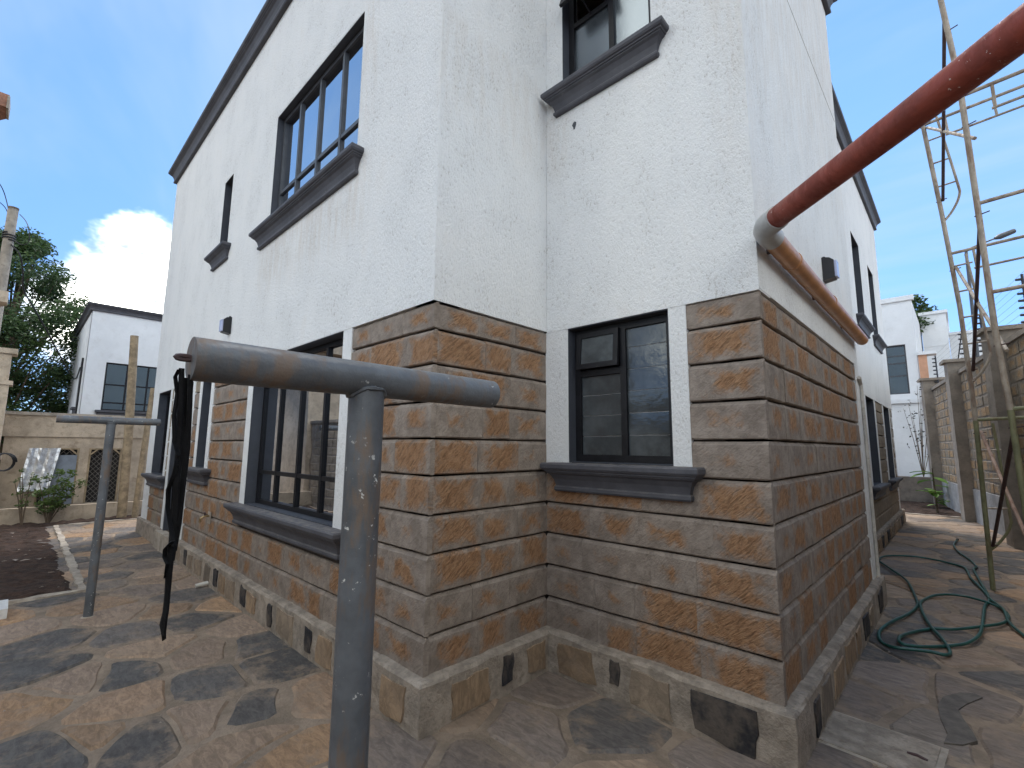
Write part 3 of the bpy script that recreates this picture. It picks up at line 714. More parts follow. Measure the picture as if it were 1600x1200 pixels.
def window(W, u0, u1, z0, z1, vbars, panes, glass, sill_spec=None, rec=.115, fmat='frame_black', surf=PZ, hbars=(), fw=.042, reveal=True):
    """window > frame, glazing bars, panes, sill; lining of dark paint round the reveal"""
    root = bpy.data.objects.new('window', None); COL.objects.link(root); root.location = W.P((u0+u1)/2, 0, z0); root.parent = house; root.matrix_parent_inverse = Matrix.Translation(-house.location)
    fo0, fo1 = -rec-.045, -rec
    if reveal:
        mb = MB(); t = .006; o1 = surf-.003
        wbox(mb, W, u0, u0+t, -rec-.05, o1, z0, z1); wbox(mb, W, u1-t, u1, -rec-.05, o1, z0, z1)
        wbox(mb, W, u0+t, u1-t, -rec-.05, o1, z1-t, z1); wbox(mb, W, u0+t, u1-t, -rec-.05, o1-.004, z0, z0+t)
        mb.build('reveal_lining', 'reveal_paint', root)
    a, b, c, d = u0+.007, u1-.007, z0+.007, z1-.007
    mb = MB()
    wbox(mb, W, a, a+fw, fo0, fo1, c, d); wbox(mb, W, b-fw, b, fo0, fo1, c, d); wbox(mb, W, a+fw, b-fw, fo0, fo1, c, c+fw); wbox(mb, W, a+fw, b-fw, fo0, fo1, d-fw, d)
    mb.build('frame', fmat, root)
    for v in vbars: frame_bar(W, (v, c+fw), (v, d-fw), fw*.9, fo0-.002, fo1+.002, root, fmat, 'mullion')
    for (x0, x1, zz) in hbars: frame_bar(W, (x0, zz), (x1, zz), fw*.9, fo0+.002, fo1-.002, root, fmat, 'transom')
    for (x0, x1, za, zb) in panes:
        pane(W, x0, x1, -rec-.026, za, zb, glass, root)
    if sill_spec: sill(W, *sill_spec, root)
    return root
# first floor, garden side
def grid_panes(u, z): return [(u[i], u[i+1], z[j], z[j+1]) for i in range(len(u)-1) for j in range(len(z)-1)]
u = [-3.05+1.95*k/4 for k in range(5)]
window(WL, *up_L[0], u[1:4], grid_panes([-3.03]+u[1:4]+[-1.12], [3.72, 4.10, 5.0]), 'glass_reflective', (-3.36, -.98, 3.69), hbars=[(-3.0, -1.15, 4.10)], fmat='frame_grey', rec=.055)
window(WL, *up_L[1], [], [(-4.98, -4.64, 3.97, 4.98)], 'glass_dark', (-5.28, -4.44, 3.94), hbars=[(-4.95, -4.67, 4.3), (-4.95, -4.67, 4.62)], fmat='frame_black')
u = [-3.15+1.99*k/4 for k in range(5)]
window(WL, *lo_L[0][:3], 2.199, u[1:4], grid_panes([-3.13]+u[1:4]+[-1.18], [.71, 1.02, 1.93, 2.18]), 'glass_reflective', (-3.42, -.92, .688), hbars=[(-3.1, -1.2, 1.02), (-3.1, -1.2, 1.93)], surf=.009, rec=.10)
window(WL, -8.02, -7.1, .80, 2.199, [-7.56], [(-8.0, -7.56, .82, 2.18), (-7.56, -7.12, .82, 2.18)], 'glass_dark', (-8.2, -6.86, .798), hbars=[(-7.98, -7.14, 1.1)], surf=.009)
window(WL, -5.17, -4.75, 1.0, 2.199, [], [(-5.15, -4.77, 1.02, 2.18)], 'glass_dark', (-5.45, -4.46, .998), hbars=[(-5.12, -4.8, 1.4)], surf=.009)
# corner recess, ground floor: vent left ajar, obscured panes in horizontal strips
mu = .632
def strips(x0, x1, za, zb, n): return [(x0, x1, za+(zb-za)*k/n+.0025, za+(zb-za)*(k+1)/n-.0025) for k in range(n)]
w = window(WBC, .215, 1.015, 1.19, 2.189, [mu], strips(.25, mu-.015, 1.23, 1.83, 4)+strips(mu+.015, .98, 1.23, 2.15, 6), 'glass_obscure', (.035, 1.205, 1.188), hbars=[(.24, mu-.02, 1.845)], surf=.009, rec=.075, fw=.05)
mb = MB()
for q in strips(.25, mu-.015, 1.23, 1.83, 4)[1:]+strips(mu+.015, .98, 1.23, 2.15, 6)[1:]: wbox(mb, WBC, q[0], q[1], -.075-.034, -.075-.0285, q[2]-.007, q[2]+.002)
mb.build('burglar_bars', 'white_plastic', w)
def vent(W, u0, u1, z0, z1, hinge_off, ang, parent, glass):
    mb = MB(); fw = .038; ca, sa = math.cos(ang), math.sin(ang)
    def P(u, o, h): return W.P(u, hinge_off+o*ca+(z1-h)*sa, z1-(z1-h)*ca+o*sa)
    def bx(m, a, b, c, d, o0=-.012, o1=.012):
        vs = [P(uu, oo, hh) for hh in (c, d) for uu, oo in ((a, o0), (b, o0), (b, o1), (a, o1))]; m.add(vs, [(0, 3, 2, 1), (4, 5, 6, 7), (0, 1, 5, 4), (1, 2, 6, 5), (2, 3, 7, 6), (3, 0, 4, 7)])
    bx(mb, u0, u0+fw, z0, z1); bx(mb, u1-fw, u1, z0, z1); bx(mb, u0+fw, u1-fw, z0, z0+fw); bx(mb, u0+fw, u1-fw, z1-fw, z1)
    v = mb.build('vent_sash', 'frame_black', parent); m2 = MB(); bx(m2, u0+fw, u1-fw, z0+fw, z1-fw, -.004, .003); m2.build('pane', glass, v)
    m3 = MB(); m3.bar(P((u0+u1)/2, -.01, z0+.02), W.P((u0+u1)/2, hinge_off-.05, z0-.03), .012, .006); m3.build('stay', 'frame_black', v)
vent(WBC, .262, mu-.018, 1.872, 2.145, -.060, .085, w, 'glass_obscure')
w = window(WBC, *up_BC[0], [.60], [(.21, .585, 4.23, 4.80), (.615, .945, 4.23, 5.32)], 'glass_obscure_bright', (.04, 1.10, 4.19), hbars=[(.22, .58, 4.82)], fmat='frame_black', rec=.075, fw=.05)
vent(WBC, .235, .583, 4.845, 5.30, -.05, .35, w, 'glass_obscure')
# passage side
for (a_, b_, c_, d_) in lo_SB: window(WSB, a_, b_, c_, d_-.001, [(a_+b_)/2], [(a_+.03, b_-.03, c_+.03, d_-.03)], 'glass_dark', (a_-.25, b_+.25, c_-.002), surf=.009)
for (a_, b_, c_, d_) in up_SB: window(WSB, a_, b_, c_, d_, [(a_+b_)/2], [(a_+.03, b_-.03, c_+.03, d_-.03)], 'glass_dark', (a_-.25, b_+.25, c_-.002))
# door on the garden side
dr = bpy.data.objects.new('door', None); COL.objects.link(dr); dr.location = (-6.2, .1, 0); dr.parent = house; dr.matrix_parent_inverse = Matrix.Translation(-house.location)
mb = MB()
for q in ((-6.72, -6.66), (-5.74, -5.68)): wbox(mb, WL, *q, -.16, .004, -.05, 2.199)
wbox(mb, WL, -6.66, -5.74, -.16, .004, 2.14, 2.199); mb.build('door_frame', 'reveal_paint', dr)
wbox(MB(), WL, -6.655, -5.745, -.14, -.10, .0, 2.138).build('door_leaf', 'frame_grey', dr)
mb = MB()
for z0, z1 in ((.15, .95), (1.1, 2.0)): wbox(mb, WL, -6.53, -5.87, -.10, -.088, z0, z1)
mb.build('door_panel', 'frame_black', dr)
MB().tube([(-5.86, .088, 1.02), (-5.86, .05, 1.02), (-5.98, .05, 1.02)], .011, 8).build('door_handle', 'brass', dr)
wbox(MB(), WL, -6.86, -5.56, -.2, .08, -.33, -.012).build('threshold', 'cement_light', dr)

# ------------------------------------------------------------------ things on the house
def wall_lamp(W, u, z, label):
    t = thing('wall_lamp', W.P(u, 0, z-.1), label, 'lamp', 'bulkhead lamps on the house walls')
    w, h = .055, .105; prof = [(.012, -h), (.10, -h+.015), (.10, h-.04), (.07, h-.012), (.03, h), (.012, h)]
    mb = MB(); vs = [W.P(u+s*w, o, z+zz) for s in (-1, 1) for o, zz in prof]; n = len(prof)
    mb.add(vs, [tuple(range(n)), tuple(range(2*n-1, n-1, -1))]+[(k, n+k, n+(k+1) % n, (k+1) % n) for k in range(n)]); mb.build('housing', 'lamp_black', t)
    mb = MB(); wbox(mb, W, u-.048, u+.048, .1005, .118, z-.082, z+.06); mb.build('diffuser', 'lamp_lens', t)
    mb = MB(); wbox(mb, W, u-.03, u+.03, .0125, .0135, z-.03, z+.03); mb.tube([W.P(u, .02, z+.1), W.P(u, .02, z+.125)], .012, 8); mb.build('bracket', 'lamp_black', t)
wall_lamp(WL, -4.16, 2.76, 'small black wall lamp above the narrow ground floor window')
wall_lamp(WCD, 3.05, 2.86, 'small black wall lamp above the orange pipe')
tp = thing('garden_tap', (-4.3, -.03, .42), 'small metal garden tap in a broken hole in the stone wall', 'tap')
wbox(MB(), WL, -4.37, -4.24, .010, .013, .36, .50).build('patch', 'cement_light', tp)
MB().tube([(-4.31, .0, .45), (-4.31, -.07, .45), (-4.31, -.10, .43), (-4.31, -.105, .385)], .013, 8).build('spout', 'brass', tp)
MB().tube([(-4.31, -.06, .45), (-4.31, -.06, .49)], .008, 8).bar((-4.345, -.06, .492), (-4.275, -.06, .492), .014, .008).build('handle', 'brace_dark', tp)
# drain pipe: orange run on the wall, grey bend, red length out over the passage
dp = thing('drain_pipe', (1.66, 1.0, 2.2), 'drain pipe with orange run along the wall, grey bend and long red length', 'pipe')
px = C_+.082; pz = float(on(0, C_+.082, 1208, 374)[2])-.005
R_ = .056
y0, y1 = 1.10, float(on(0, C_+.082, 1347, 533)[1])
MB().tube([(px, y0+.02, pz), (px, y1, pz-.012)], R_, 28).build('orange_pipe', 'orange_pipe', dp, True)
bend = [(px, 1.14, pz), (px, 1.05, pz), (px+.006, 1.0, pz), (px+.025, .955, pz), (px+.055, .92, pz), (px+.095, .88, pz)]
MB().tube(bend, R_+.007, 28).build('bend', 'grey_pvc', dp, True)
e1_ = Vector((px+.08, .895, pz)); dr_ = Vector((2.535-px-.08, .091-.90, 2.452-pz)).normalized()
MB().tube([e1_, e1_+dr_*4.0], R_, 28).build('red_pipe', 'red_pipe', dp, True)
for yy in (1.58, 2.72):
    MB().tube([(px, yy-.012, pz), (px, yy+.012, pz)], R_+.004, 28).build('collar', 'orange_pipe', dp, True)
for yy in (1.3, 2.5, 3.7):
    wbox(MB(), WCD, yy-.015, yy+.015, .0, .035, pz-.02, pz+.02).build('bracket', 'brace_dark', dp)
ob = MB().tube([on(0, C_+.03, 1342, 590), (C_+.02, D_+.03, 2.0), (C_+.02, D_+.035, .9), (C_+.02, D_+.03, .0)], .02, 10).build('waste_pipe', 'white_pvc', None, True)
tag(ob, 'thin pale waste pipe running down the outer corner beside the hose', 'pipe')
mb = MB().tube([(-3.9, -.07, -.225), (-3.9, -.19, -.235)], .022, 10); ob = mb.build('pipe_stub', 'white_pvc', None, True); tag(ob, 'short pipe stub poking out at the foot of the plinth', 'pipe')
rw = random.Random(2)
for (W, u, z, lb) in ((WBC, .30, 3.83, 'small dark scar in the render below the upper corner window'), (WCD, 1.22, 4.48, 'small dark peg hole in the render above the pipe bend')):
    vs = [W.P(u+math.cos(k)*.018*(1+.4*math.sin(3*k)), PZ+.001, z+math.sin(k)*.035) for k in [2*math.pi*q/9 for q in range(9)]]; vb = [W.P(u, PZ+.006, z)]
    tag(MB().add(vs+vb, [(k, (k+1) % 9, 9) for k in range(9)]).build('render_scar', 'frame_grey'), lb, 'mark')

wbox(MB(), WCD, 1.9, 4.5, PZ, PZ+.0015, 5.09, 5.097).build('render_joint', 'cement', house)
# smear of cement trodden into the paving
sm = [(700, 865), (780, 845), (850, 850), (885, 868), (812, 898), (772, 925), (795, 968), (840, 1030), (862, 1072), (792, 1090), (705, 1080), (722, 1040), (688, 965), (676, 908)]
smp = [Vector(on(2, G+.014, 1240+x/3, 800+y/3)) for x, y in sm]
tag(slab_from(smp, G-.01, G+.0145).build('cement_smear', 'wet_cement'), 'dark smear of spilt cement on the paving near the inspection cover', 'stain')
# ------------------------------------------------------------------ washing line posts
def t_post(x, y, zc, y0, y1, rp_, rb_, label):
    t = thing('washing_line_post', (x, y, G), label, 'post', 'washing line posts')
    MB().tube([(x, y, G-.06), (x, y, .4), (x, y, zc-rb_*.5)], rp_, 32).build('post', 'post_steel', t, True)
    MB().tube([(x, y0, zc), (x, (y0+y1)/2, zc), (x, y1, zc)], rb_, 32).build('crossbar', 'post_steel', t, True)
    rwd = random.Random(5); bead = []
    for k in range(41):
        a_ = 2*math.pi*k/40; q_ = min(.80, rp_*abs(math.cos(a_))/rb_); bead.append((x+rp_*1.02*math.cos(a_), y+rp_*1.02*math.sin(a_), zc-rb_*math.sqrt(1-q_*q_)-.002+rwd.uniform(-.002, .002)))
    MB().tube(bead, [.0055+rwd.uniform(-.0018, .002) for _ in bead], 6, False).build('weld_bead', 'post_steel', t, True)
    for k, f in enumerate((.0, .5, .97)):
        yy = y0+(y1-y0)*f
        pts = [(x-.055*math.cos(a_)*0+.0, yy-.012+.016*math.cos(a_), zc+.004*math.sin(a_)) for a_ in [2*math.pi*q/12 for q in range(13)]]
        if k == 0 and x > 0: MB().tube(pts, .005, 6, False).build('line_hook', 'brace_dark', t)
    mb = MB(); mb.tube([(x, y, G-.01), (x, y, G+.012)], [rp_+.035, rp_+.006], 20); mb.build('footing', 'cement_light', t)
    return t
t_post(1.13, -1.06, 1.478, -1.475, -.585, .0475, .0475, 'grey steel T-shaped washing line post with black straps hung on it')
t_post(-3.6, -1.09, 1.518, -1.474, -.711, .036, .034, 'grey steel T-shaped washing line post standing by the soil bed corner')
# straps
st = thing('strap_bundle', (1.13, -1.47, .4), 'bundle of black fabric straps hanging from the end of the crossbar', 'strap')
rs = random.Random(13)
Dd = float((np.array([1.13, -1.46, 1.2])-CAM)@FW)
def ribbon(px_pts, widths, dd, name):
    L3 = []; R3 = []; n = len(px_pts)
    for (x, y), w in zip(px_pts, widths):
        D0 = Dd+dd+rs.uniform(-.004, .004)
        L3.append(dep(x-w/2, y, D0)); R3.append(dep(x+w/2, y+rs.uniform(-2, 2), D0+rs.uniform(-.012, .012)))
    off = FW*.003; mb = MB()
    vs = [p for a_, b_ in zip(L3, R3) for p in (a_-off, (a_+b_)/2-off*2.2, b_-off, b_+off, (a_+b_)/2+off, a_+off)]
    mb.add(vs, [(i*6+j, i*6+(j+1) % 6, (i+1)*6+(j+1) % 6, (i+1)*6+j) for i in range(n-1) for j in range(6)]+[(0, 1, 2, 3, 4, 5), tuple((n-1)*6+j for j in range(6))])
    mb.build(name, 'strap_black', st, True)
ribbon([(284, 575), (282, 640), (279, 700), (275, 760), (272, 820), (270, 850), (268, 875)], [6, 8, 7, 9, 11, 11, 7], .0, 'strap')
ribbon([(298, 585), (296, 640), (292, 700), (284, 760), (278, 820), (272, 860)], [6, 6, 8, 10, 9, 6], .015, 'strap')
ribbon([(290, 590), (289, 660), (285, 740), (277, 800), (274, 845)], [5, 8, 11, 10, 8], .02, 'strap')
ribbon([(280, 578), (274, 590), (277, 615), (272, 650), (273, 690), (279, 712), (272, 740), (263, 765), (262, 790), (268, 830), (272, 852)], [4, 3, 4, 4, 5, 4, 5, 5, 4, 5, 5], -.012, 'strap')
ribbon([(268, 850), (265, 880), (262, 925), (259, 955), (255, 975), (256, 990), (257, 1000)], [9, 9, 7, 7, 9, 4, 2.5], -.004, 'strap')
ribbon([(270, 845), (258, 858), (257, 868), (262, 880), (259, 902)], [5, 4, 3, 4, 3], -.014, 'strap')

# ------------------------------------------------------------------ hose
hp = [(395, 238), (430, 216), (560, 216), (700, 236), (790, 260), (815, 285), (830, 318), (872, 358), (905, 392), (925, 418), (985, 470), (1012, 530), (1080, 590), (1160, 640)]
hq = [(395, 235), (460, 280), (530, 330), (570, 400), (580, 445), (540, 490), (460, 530), (405, 570), (410, 610), (470, 645), (560, 662), (650, 674), (712, 682), (734, 660), (700, 610), (640, 545), (605, 480), (597, 430), (640, 402), (710, 397), (800, 407), (900, 432), (980, 462), (1010, 500), (980, 535), (900, 550), (760, 562), (640, 553), (545, 577), (497, 605), (512, 635), (600, 643), (720, 633), (810, 628), (870, 595), (887, 540), (897, 450), (918, 415), (890, 360), (858, 305), (845, 275), (858, 262), (835, 235), (778, 197), (752, 163), (768, 136)]
def catmull(P, m=6):
    P = [Vector(p) for p in P]; out = []
    for i in range(len(P)-1):
        a_, b_, c_, d_ = P[max(i-1, 0)], P[i], P[i+1], P[min(i+2, len(P)-1)]
        for k in range(m):
            t_ = k/m; out.append(.5*((2*b_)+(c_-a_)*t_+(2*a_-5*b_+4*c_-d_)*t_*t_+(3*b_-a_-3*c_+d_)*t_**3))
    out.append(P[-1]); return out
def hose_pts(seq, amp):
    r_ = .0125; raw = [on(2, G+r_, 1240+x/3, 800+y/3) for x, y in seq]
    pts = catmull(raw); return [Vector((p.x, p.y, G+.006+r_+abs(math.sin(i*.11+amp))*.022)) for i, p in enumerate(pts)]
allh = hose_pts(hp[::-1], 0)+hose_pts(hq, .9)[1:]
ho = thing('garden_hose', (2.1, 4.2, G), 'dark green garden hose lying in loose loops on the paving', 'hose')
MB().tube(allh, .0125, 10).build('hose_tube', 'hose_green', ho, True)
e_, f_ = allh[-1], allh[-3]; dd_ = (e_-f_).normalized()
MB().tube([e_-dd_*.02, e_+dd_*.05], .019, 10).build('coupling', 'cable_black', ho, True)

# ------------------------------------------------------------------ boundary wall of the passage
bw = thing('boundary_wall', (3.0, 9.8, G), 'tall stone boundary wall with cement pillars and coping beside the scaffold', 'wall')
wu = Vector((.16, -.987, 0)).normalized(); wn = Vector((-.987, -.16, 0)).normalized(); WB = Wall((2.95, 9.85), wu.xy, wn.xy)
# u runs from the far end (negative) towards and past the camera
U0, U1 = -8.2, 12.5
wbox(MB(), WB, U0, U1, -.3, -.018, -.35, 3.05).build('wall_core', 'cement', bw)
mb = sweep([tuple(WB.P(U1, 0, 0).xy), tuple(WB.P(U0, 0, 0).xy)], [(-.32, 0), (-.32, .10), (-.15, .13), (.045, .08), (.05, .03), (.045, 0)], 3.05)
mb = MB(); n_ = 24
for k in range(1): wbox(mb, WB, U0, U1, -.33, .035, 3.05, 3.13)
mb.build('coping', 'pillar_cement', bw)
wbox(MB(), WB, U0, U1, -.0175, .022, -.35, .46).build('skirting', 'grey_render', bw)
for ui, uo in ((-7.25, 0), (-3.5, 0), (0, 0), (3.6, 0), (7.2, 0), (10.8, 0)):
    top = 3.36 if ui < -5 else 3.33
    pl_ = wbox(MB(), WB, ui-.20, ui+.20, -.34, .20, -.35, top).build('pillar', 'pillar_cement', bw)
    mb = MB(); wbox(mb, WB, ui-.27, ui+.27, -.40, .27, top, top+.07); mb.build('pillar_cap', 'pillar_cement', pl_)
BLKW = []
for q in range(8):
    vs_, fs_ = block_mesh(300+q); BLKW.append(MB().add(vs_, fs_).mesh('wall_block', 'wall_block'))
rest = MB(); cnt = []
pill = [-7.25, -3.5, 0, 3.6, 7.2, 10.8]
for a_, b_ in zip(pill[:-1], pill[1:]):
    a2, b3 = a_+.2, b_-.2; nz = 12; hh = (3.04-.47)/nz
    for i in range(nz):
        z0 = .47+i*hh; n = round((b3-a2)/.36); cuts = [a2]+[a2+(b3-a2)*(k+rw.uniform(-.2, .2))/n for k in range(1, n)]+[b3]
        for k in range(n): cnt.append((cuts[k]+.012, cuts[k+1]-.012, z0+.012+rw.uniform(-.004, .004), z0+hh-.014+rw.uniform(-.005, .005)))
cnt.sort(key=lambda q: (0 if (q[0] < 3.4) else 1, abs(q[0]+.5)))
for k, (a_, b_, z0, z1) in enumerate(cnt):
    if k < 296:
        o = bpy.data.objects.new('wall_block', rw.choice(BLKW)); COL.objects.link(o); o.parent = bw; o.matrix_parent_inverse = Matrix.Translation(-bw.location)
        o.location = WB.P(a_, rw.uniform(-.006, .006), z0); o.rotation_euler = (0, 0, math.atan2(wu.y, wu.x)); o.scale = (b_-a_, .04, z1-z0)
    else:
        vs_, fs_ = block_mesh(300+k % 8); rest.add([WB.P(a_+(b_-a_)*v[0], .0-v[1]*.04, z0+(z1-z0)*v[2]) for v in vs_], fs_)
rest.build('wall_blocks_beyond', 'wall_block', bw)['kind'] = 'stuff'
# electric fence on the wall: posts with insulators, strands
ef = thing('electric_fence', WB.P(0, -.15, 3.1), 'electric fence of dark posts and thin wires on top of the boundary wall', 'fence')
for ui in (-7.0, -3.4, -1.75, .9, 4.2, 7.5):
    zb = 3.12
    p_ = MB().tube([WB.P(ui, -.14, zb), WB.P(ui, -.14, zb+.95)], .018, 6).build('fence_post', 'fence_steel', ef)
    for k in range(7): MB().tube([WB.P(ui, -.14, zb+.18+k*.115), WB.P(ui, -.06, zb+.18+k*.115)], [.024, .018], 6).build('insulator', 'insulator', p_)
for k in range(7):
    MB().tube([WB.P(-7, -.05, 3.30+k*.115), WB.P(7.5, -.05, 3.30+k*.115)], .0022, 4, False).build('wire', 'fence_steel', ef)
MB().tube([WB.P(-3.5, -.14, 4.0), WB.P(-4.6, -.14, 3.15)], .013, 6).build('brace', 'fence_steel', ef)

# ------------------------------------------------------------------ garden wall behind the viewpoint (seen mirrored in the window panes)
gw = thing('garden_wall', (-2, -4.0, G), 'long stone block garden wall opposite the house windows', 'wall')
WG = Wall((0, -4.0), (-1, 0), (0, 1))
wbox(MB(), WG, -6.5, 11.5, -.25, -.018, -.4, 1.92).build('wall_core', 'cement', gw)
wbox(MB(), WG, -6.5, 11.5, -.3, .035, 1.92, 2.0).build('coping', 'pillar_cement', gw)
mb = MB()
for i in range(10):
    u = -6.4+rw.uniform(0, .3)
    while u < 11.0:
        w_ = rw.uniform(.3, .42); z0 = -.27+i*.218; vs_, fs_ = block_mesh(int(u*100) % 97)
        mb.add([WG.P(u+(w_-.02)*v[0], -v[1]*.04, z0+.012+.19*v[2]) for v in vs_], fs_); u += w_
mb.build('wall_blocks', 'wall_block', gw)['kind'] = 'stuff'
for ui in (-6, -3, 0, 3, 6, 9):
    wbox(MB(), WG, ui-.16, ui+.16, -.27, .1, -.4, 2.1).build('pillar', 'pillar_cement', gw)

# ------------------------------------------------------------------ scaffold tower
sc = thing('scaffold_tower', (2.9, 5.3, G), 'rusty paint-splashed tube scaffold tower standing against the boundary wall', 'scaffold')
def P2(x, y): return on(1, 6.12, x, y)
def P1(x, y): return on(1, 4.4, x, y)
r_ = .0235
yF, yN = 6.12, 4.4
def V(x, y, z): return Vector((x, y, z))
pF = [V(2.428, yF, G), V(2.455, yF, 1.65), V(2.455, yF, 2.09), V(2.44, yF, 3.05), V(2.38, yF, 4.3), V(2.306, yF, 5.5), V(2.30, yF, 5.62)]
pN = [V(2.68, yN, G), V(2.655, yN, 1.66), V(2.625, yN, 2.4), V(2.617, yN, 3.63), V(2.605, yN, 4.92), V(2.55, yN, 5.9), V(2.53, yN, 6.4)]
def atz(P, z):
    for a_, b_ in zip(P[:-1], P[1:]):
        if a_.z <= z <= b_.z: return a_.lerp(b_, (z-a_.z)/(b_.z-a_.z))
    return P[-1]
dX = V(1.18, -.06, 0)
MB().tube(pF[:2], r_, 10).build('standard', 'scaffold_green', sc, True)
MB().tube(pF[1:], r_, 10).build('standard', 'scaffold_tube', sc, True)
MB().tube(pN[:2], r_, 10).build('standard', 'scaffold_green', sc, True)
MB().tube(pN[1:], r_, 10).build('standard', 'scaffold_tube', sc, True)
for Pn in (pF, pN): MB().tube([p+dX for p in Pn], r_, 10).build('standard', 'scaffold_tube', sc, True)
for Pn, lv in ((pF, (1.66, 3.74, 5.55)), (pN, (1.67, 2.76, 3.64, 4.78))):
    for z in lv:
        MB().tube([atz(Pn, z), atz(Pn, z)+dX+V(0, 0, .04)], .019, 8).build('ledger', 'scaffold_green' if z < 2 else 'scaffold_tube', sc, True)
        if (Pn is pF and z > 3) or z > 4.5:
            MB().tube([atz(Pn, z-.24)+dX*.16, atz(Pn, z-.24)+dX*.84+V(0, 0, .03)], .014, 8).build('ledger', 'scaffold_tube', sc, True)
            for q in (.18, .55): MB().tube([atz(Pn, z-.24)+dX*q+V(0, 0, .01), atz(Pn, z)+dX*q+V(0, 0, .01)], .013, 6).build('spacer', 'scaffold_tube', sc, True)
# ladder side of each lift: inner tube bent back to the standard, with rungs
for z0, z1 in ((.158, 1.62), (2.10, 3.70), (4.17, 5.6)):
    for Pn, yy in ((pF, yF),):
        inner = [atz(Pn, z0), atz(Pn, z0+.12)+V(.10, 0, 0), atz(Pn, z0+.30)+V(.19, 0, 0), atz(Pn, z0+.50)+V(.195, 0, 0), atz(Pn, z1)+V(.14, 0, 0)]
        MB().tube(catmull(inner, 5), .0135, 8).build('ladder_tube', 'scaffold_green' if z0 < 1 else 'scaffold_tube', sc, True)
        for k in range(4):
            z = z0+.48+k*.33
            if z < z1-.05: MB().tube([atz(Pn, z), atz(Pn, z)+V(.185, 0, .012)], .011, 6).build('rung', 'scaffold_tube', sc, True)
# cross braces between the two frames
def brace(a_, b_, mat): MB().tube([a_, b_], .0165, 8).build('cross_brace', mat, sc, True)
O = V(.035, 0, 0)
brace(atz(pF, .22)+O, atz(pN, 1.5)+O*.2, 'brace_dark'); brace(atz(pF, 1.52)+O, atz(pN, .22)+O*1.4, 'brace_pale')
brace(atz(pF, 2.25)+O, atz(pN, 3.5)+O*.2, 'brace_dark'); brace(atz(pF, 3.55)+O, atz(pN, 2.2)+O*1.4, 'scaffold_tube')
brace(atz(pF, 4.45)+O, atz(pN, 5.75)+O*.2, 'brace_dark'); brace(atz(pF, 5.5)+O, atz(pN, 4.3)+O*1.4, 'scaffold_tube')
for Pn in (pF, pN):
    for z in (.22, 1.5, 2.25, 3.52, 4.45, 5.52):
        p = atz(Pn, z); MB().tube([p-V(.03, 0, 0), p+V(.075, -.02, .015)], .006, 6).build('lock_pin', 'brace_dark', sc)

# ------------------------------------------------------------------ foliage helpers
def leaves(clumps, n_per, size, rnd, droop=.3, elong=2.2):
    V_ = []; F_ = []; A_ = []
    for (c, rx, rz) in clumps:
        for k in range(n_per):
            while True:
                d = np.array([rnd.uniform(-1, 1) for _ in range(3)])
                if d@d <= 1: break
            d = d*(.45+.55*np.linalg.norm(d)); p = np.array(c)+d*np.array([rx, rx, rz])
            s = size*rnd.uniform(.6, 1.4); a = np.array([rnd.gauss(0, 1), rnd.gauss(0, 1), rnd.gauss(0, .5)-droop]); a /= np.linalg.norm(a)
            b_ = np.cross(a, [rnd.gauss(0, 1), rnd.gauss(0, 1), rnd.gauss(0, 1)]); b_ /= max(1e-6, np.linalg.norm(b_))
            k0 = len(V_); V_ += [tuple(p-a*s*.5), tuple(p+b_*s/elong*.5), tuple(p+a*s*.5), tuple(p-b_*s/elong*.5)]; F_.append((k0, k0+1, k0+2, k0+3))
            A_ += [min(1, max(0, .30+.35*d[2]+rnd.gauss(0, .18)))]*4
    return V_, F_, A_
def leaf_obj(name, data, mat, parent):
    me = bpy.data.meshes.new(name); me.from_pydata(data[0], [], data[1]); me.update(); me.materials.append(MAT[mat])
    at = me.attributes.new('leaf', 'FLOAT', 'POINT'); at.data.foreach_set('value', data[2])
    o = bpy.data.objects.new(name, me); COL.objects.link(o); adopt(o, parent); return o
def tree(base, h, spread, label, n_cl, n_per, size, mat='leaf_tree', trunk_r=.2, crown_from=.25, seed=1, name='leafy_tree', group=None, squeeze=.5):
    rnd = random.Random(seed); t = thing(name, base, label, 'tree', group); b_ = Vector(base)
    mb = MB(); pts = [b_+Vector((.06*h*math.sin(k*.9+seed)*.3, .05*h*math.sin(k*1.3)*.3, h*k/8)) for k in range(8)]
    mb.tube(pts, [trunk_r*(1-.11*k) for k in range(8)], 10); clumps = []
    for k in range(n_cl):
        f = crown_from+(1-crown_from)*((k+.5)/n_cl); an = rnd.uniform(0, 6.283)
        prof = math.sin(math.pi*min(1, (f-crown_from)/(1-crown_from)*.80+.16))**.8
        rr_ = spread*prof*math.sqrt(rnd.uniform(.1, 1))
        at_ = pts[min(7, int(f*7*.8))]; tip = Vector((b_.x+math.cos(an)*rr_, b_.y+math.sin(an)*rr_, b_.z+h*f))
        mid = at_.lerp(tip, .55)+Vector((0, 0, -.03*h)); mb.tube([at_, mid, tip], [trunk_r*.28, trunk_r*.15, trunk_r*.05], 6)
        cr = spread*rnd.uniform(.16, .28)*(.6+.6*prof); clumps.append((tuple(tip), cr, cr*squeeze))
    mb.build('trunk', 'bark', t, True); leaf_obj('crown', leaves(clumps, n_per, size, rnd), mat, t); return t

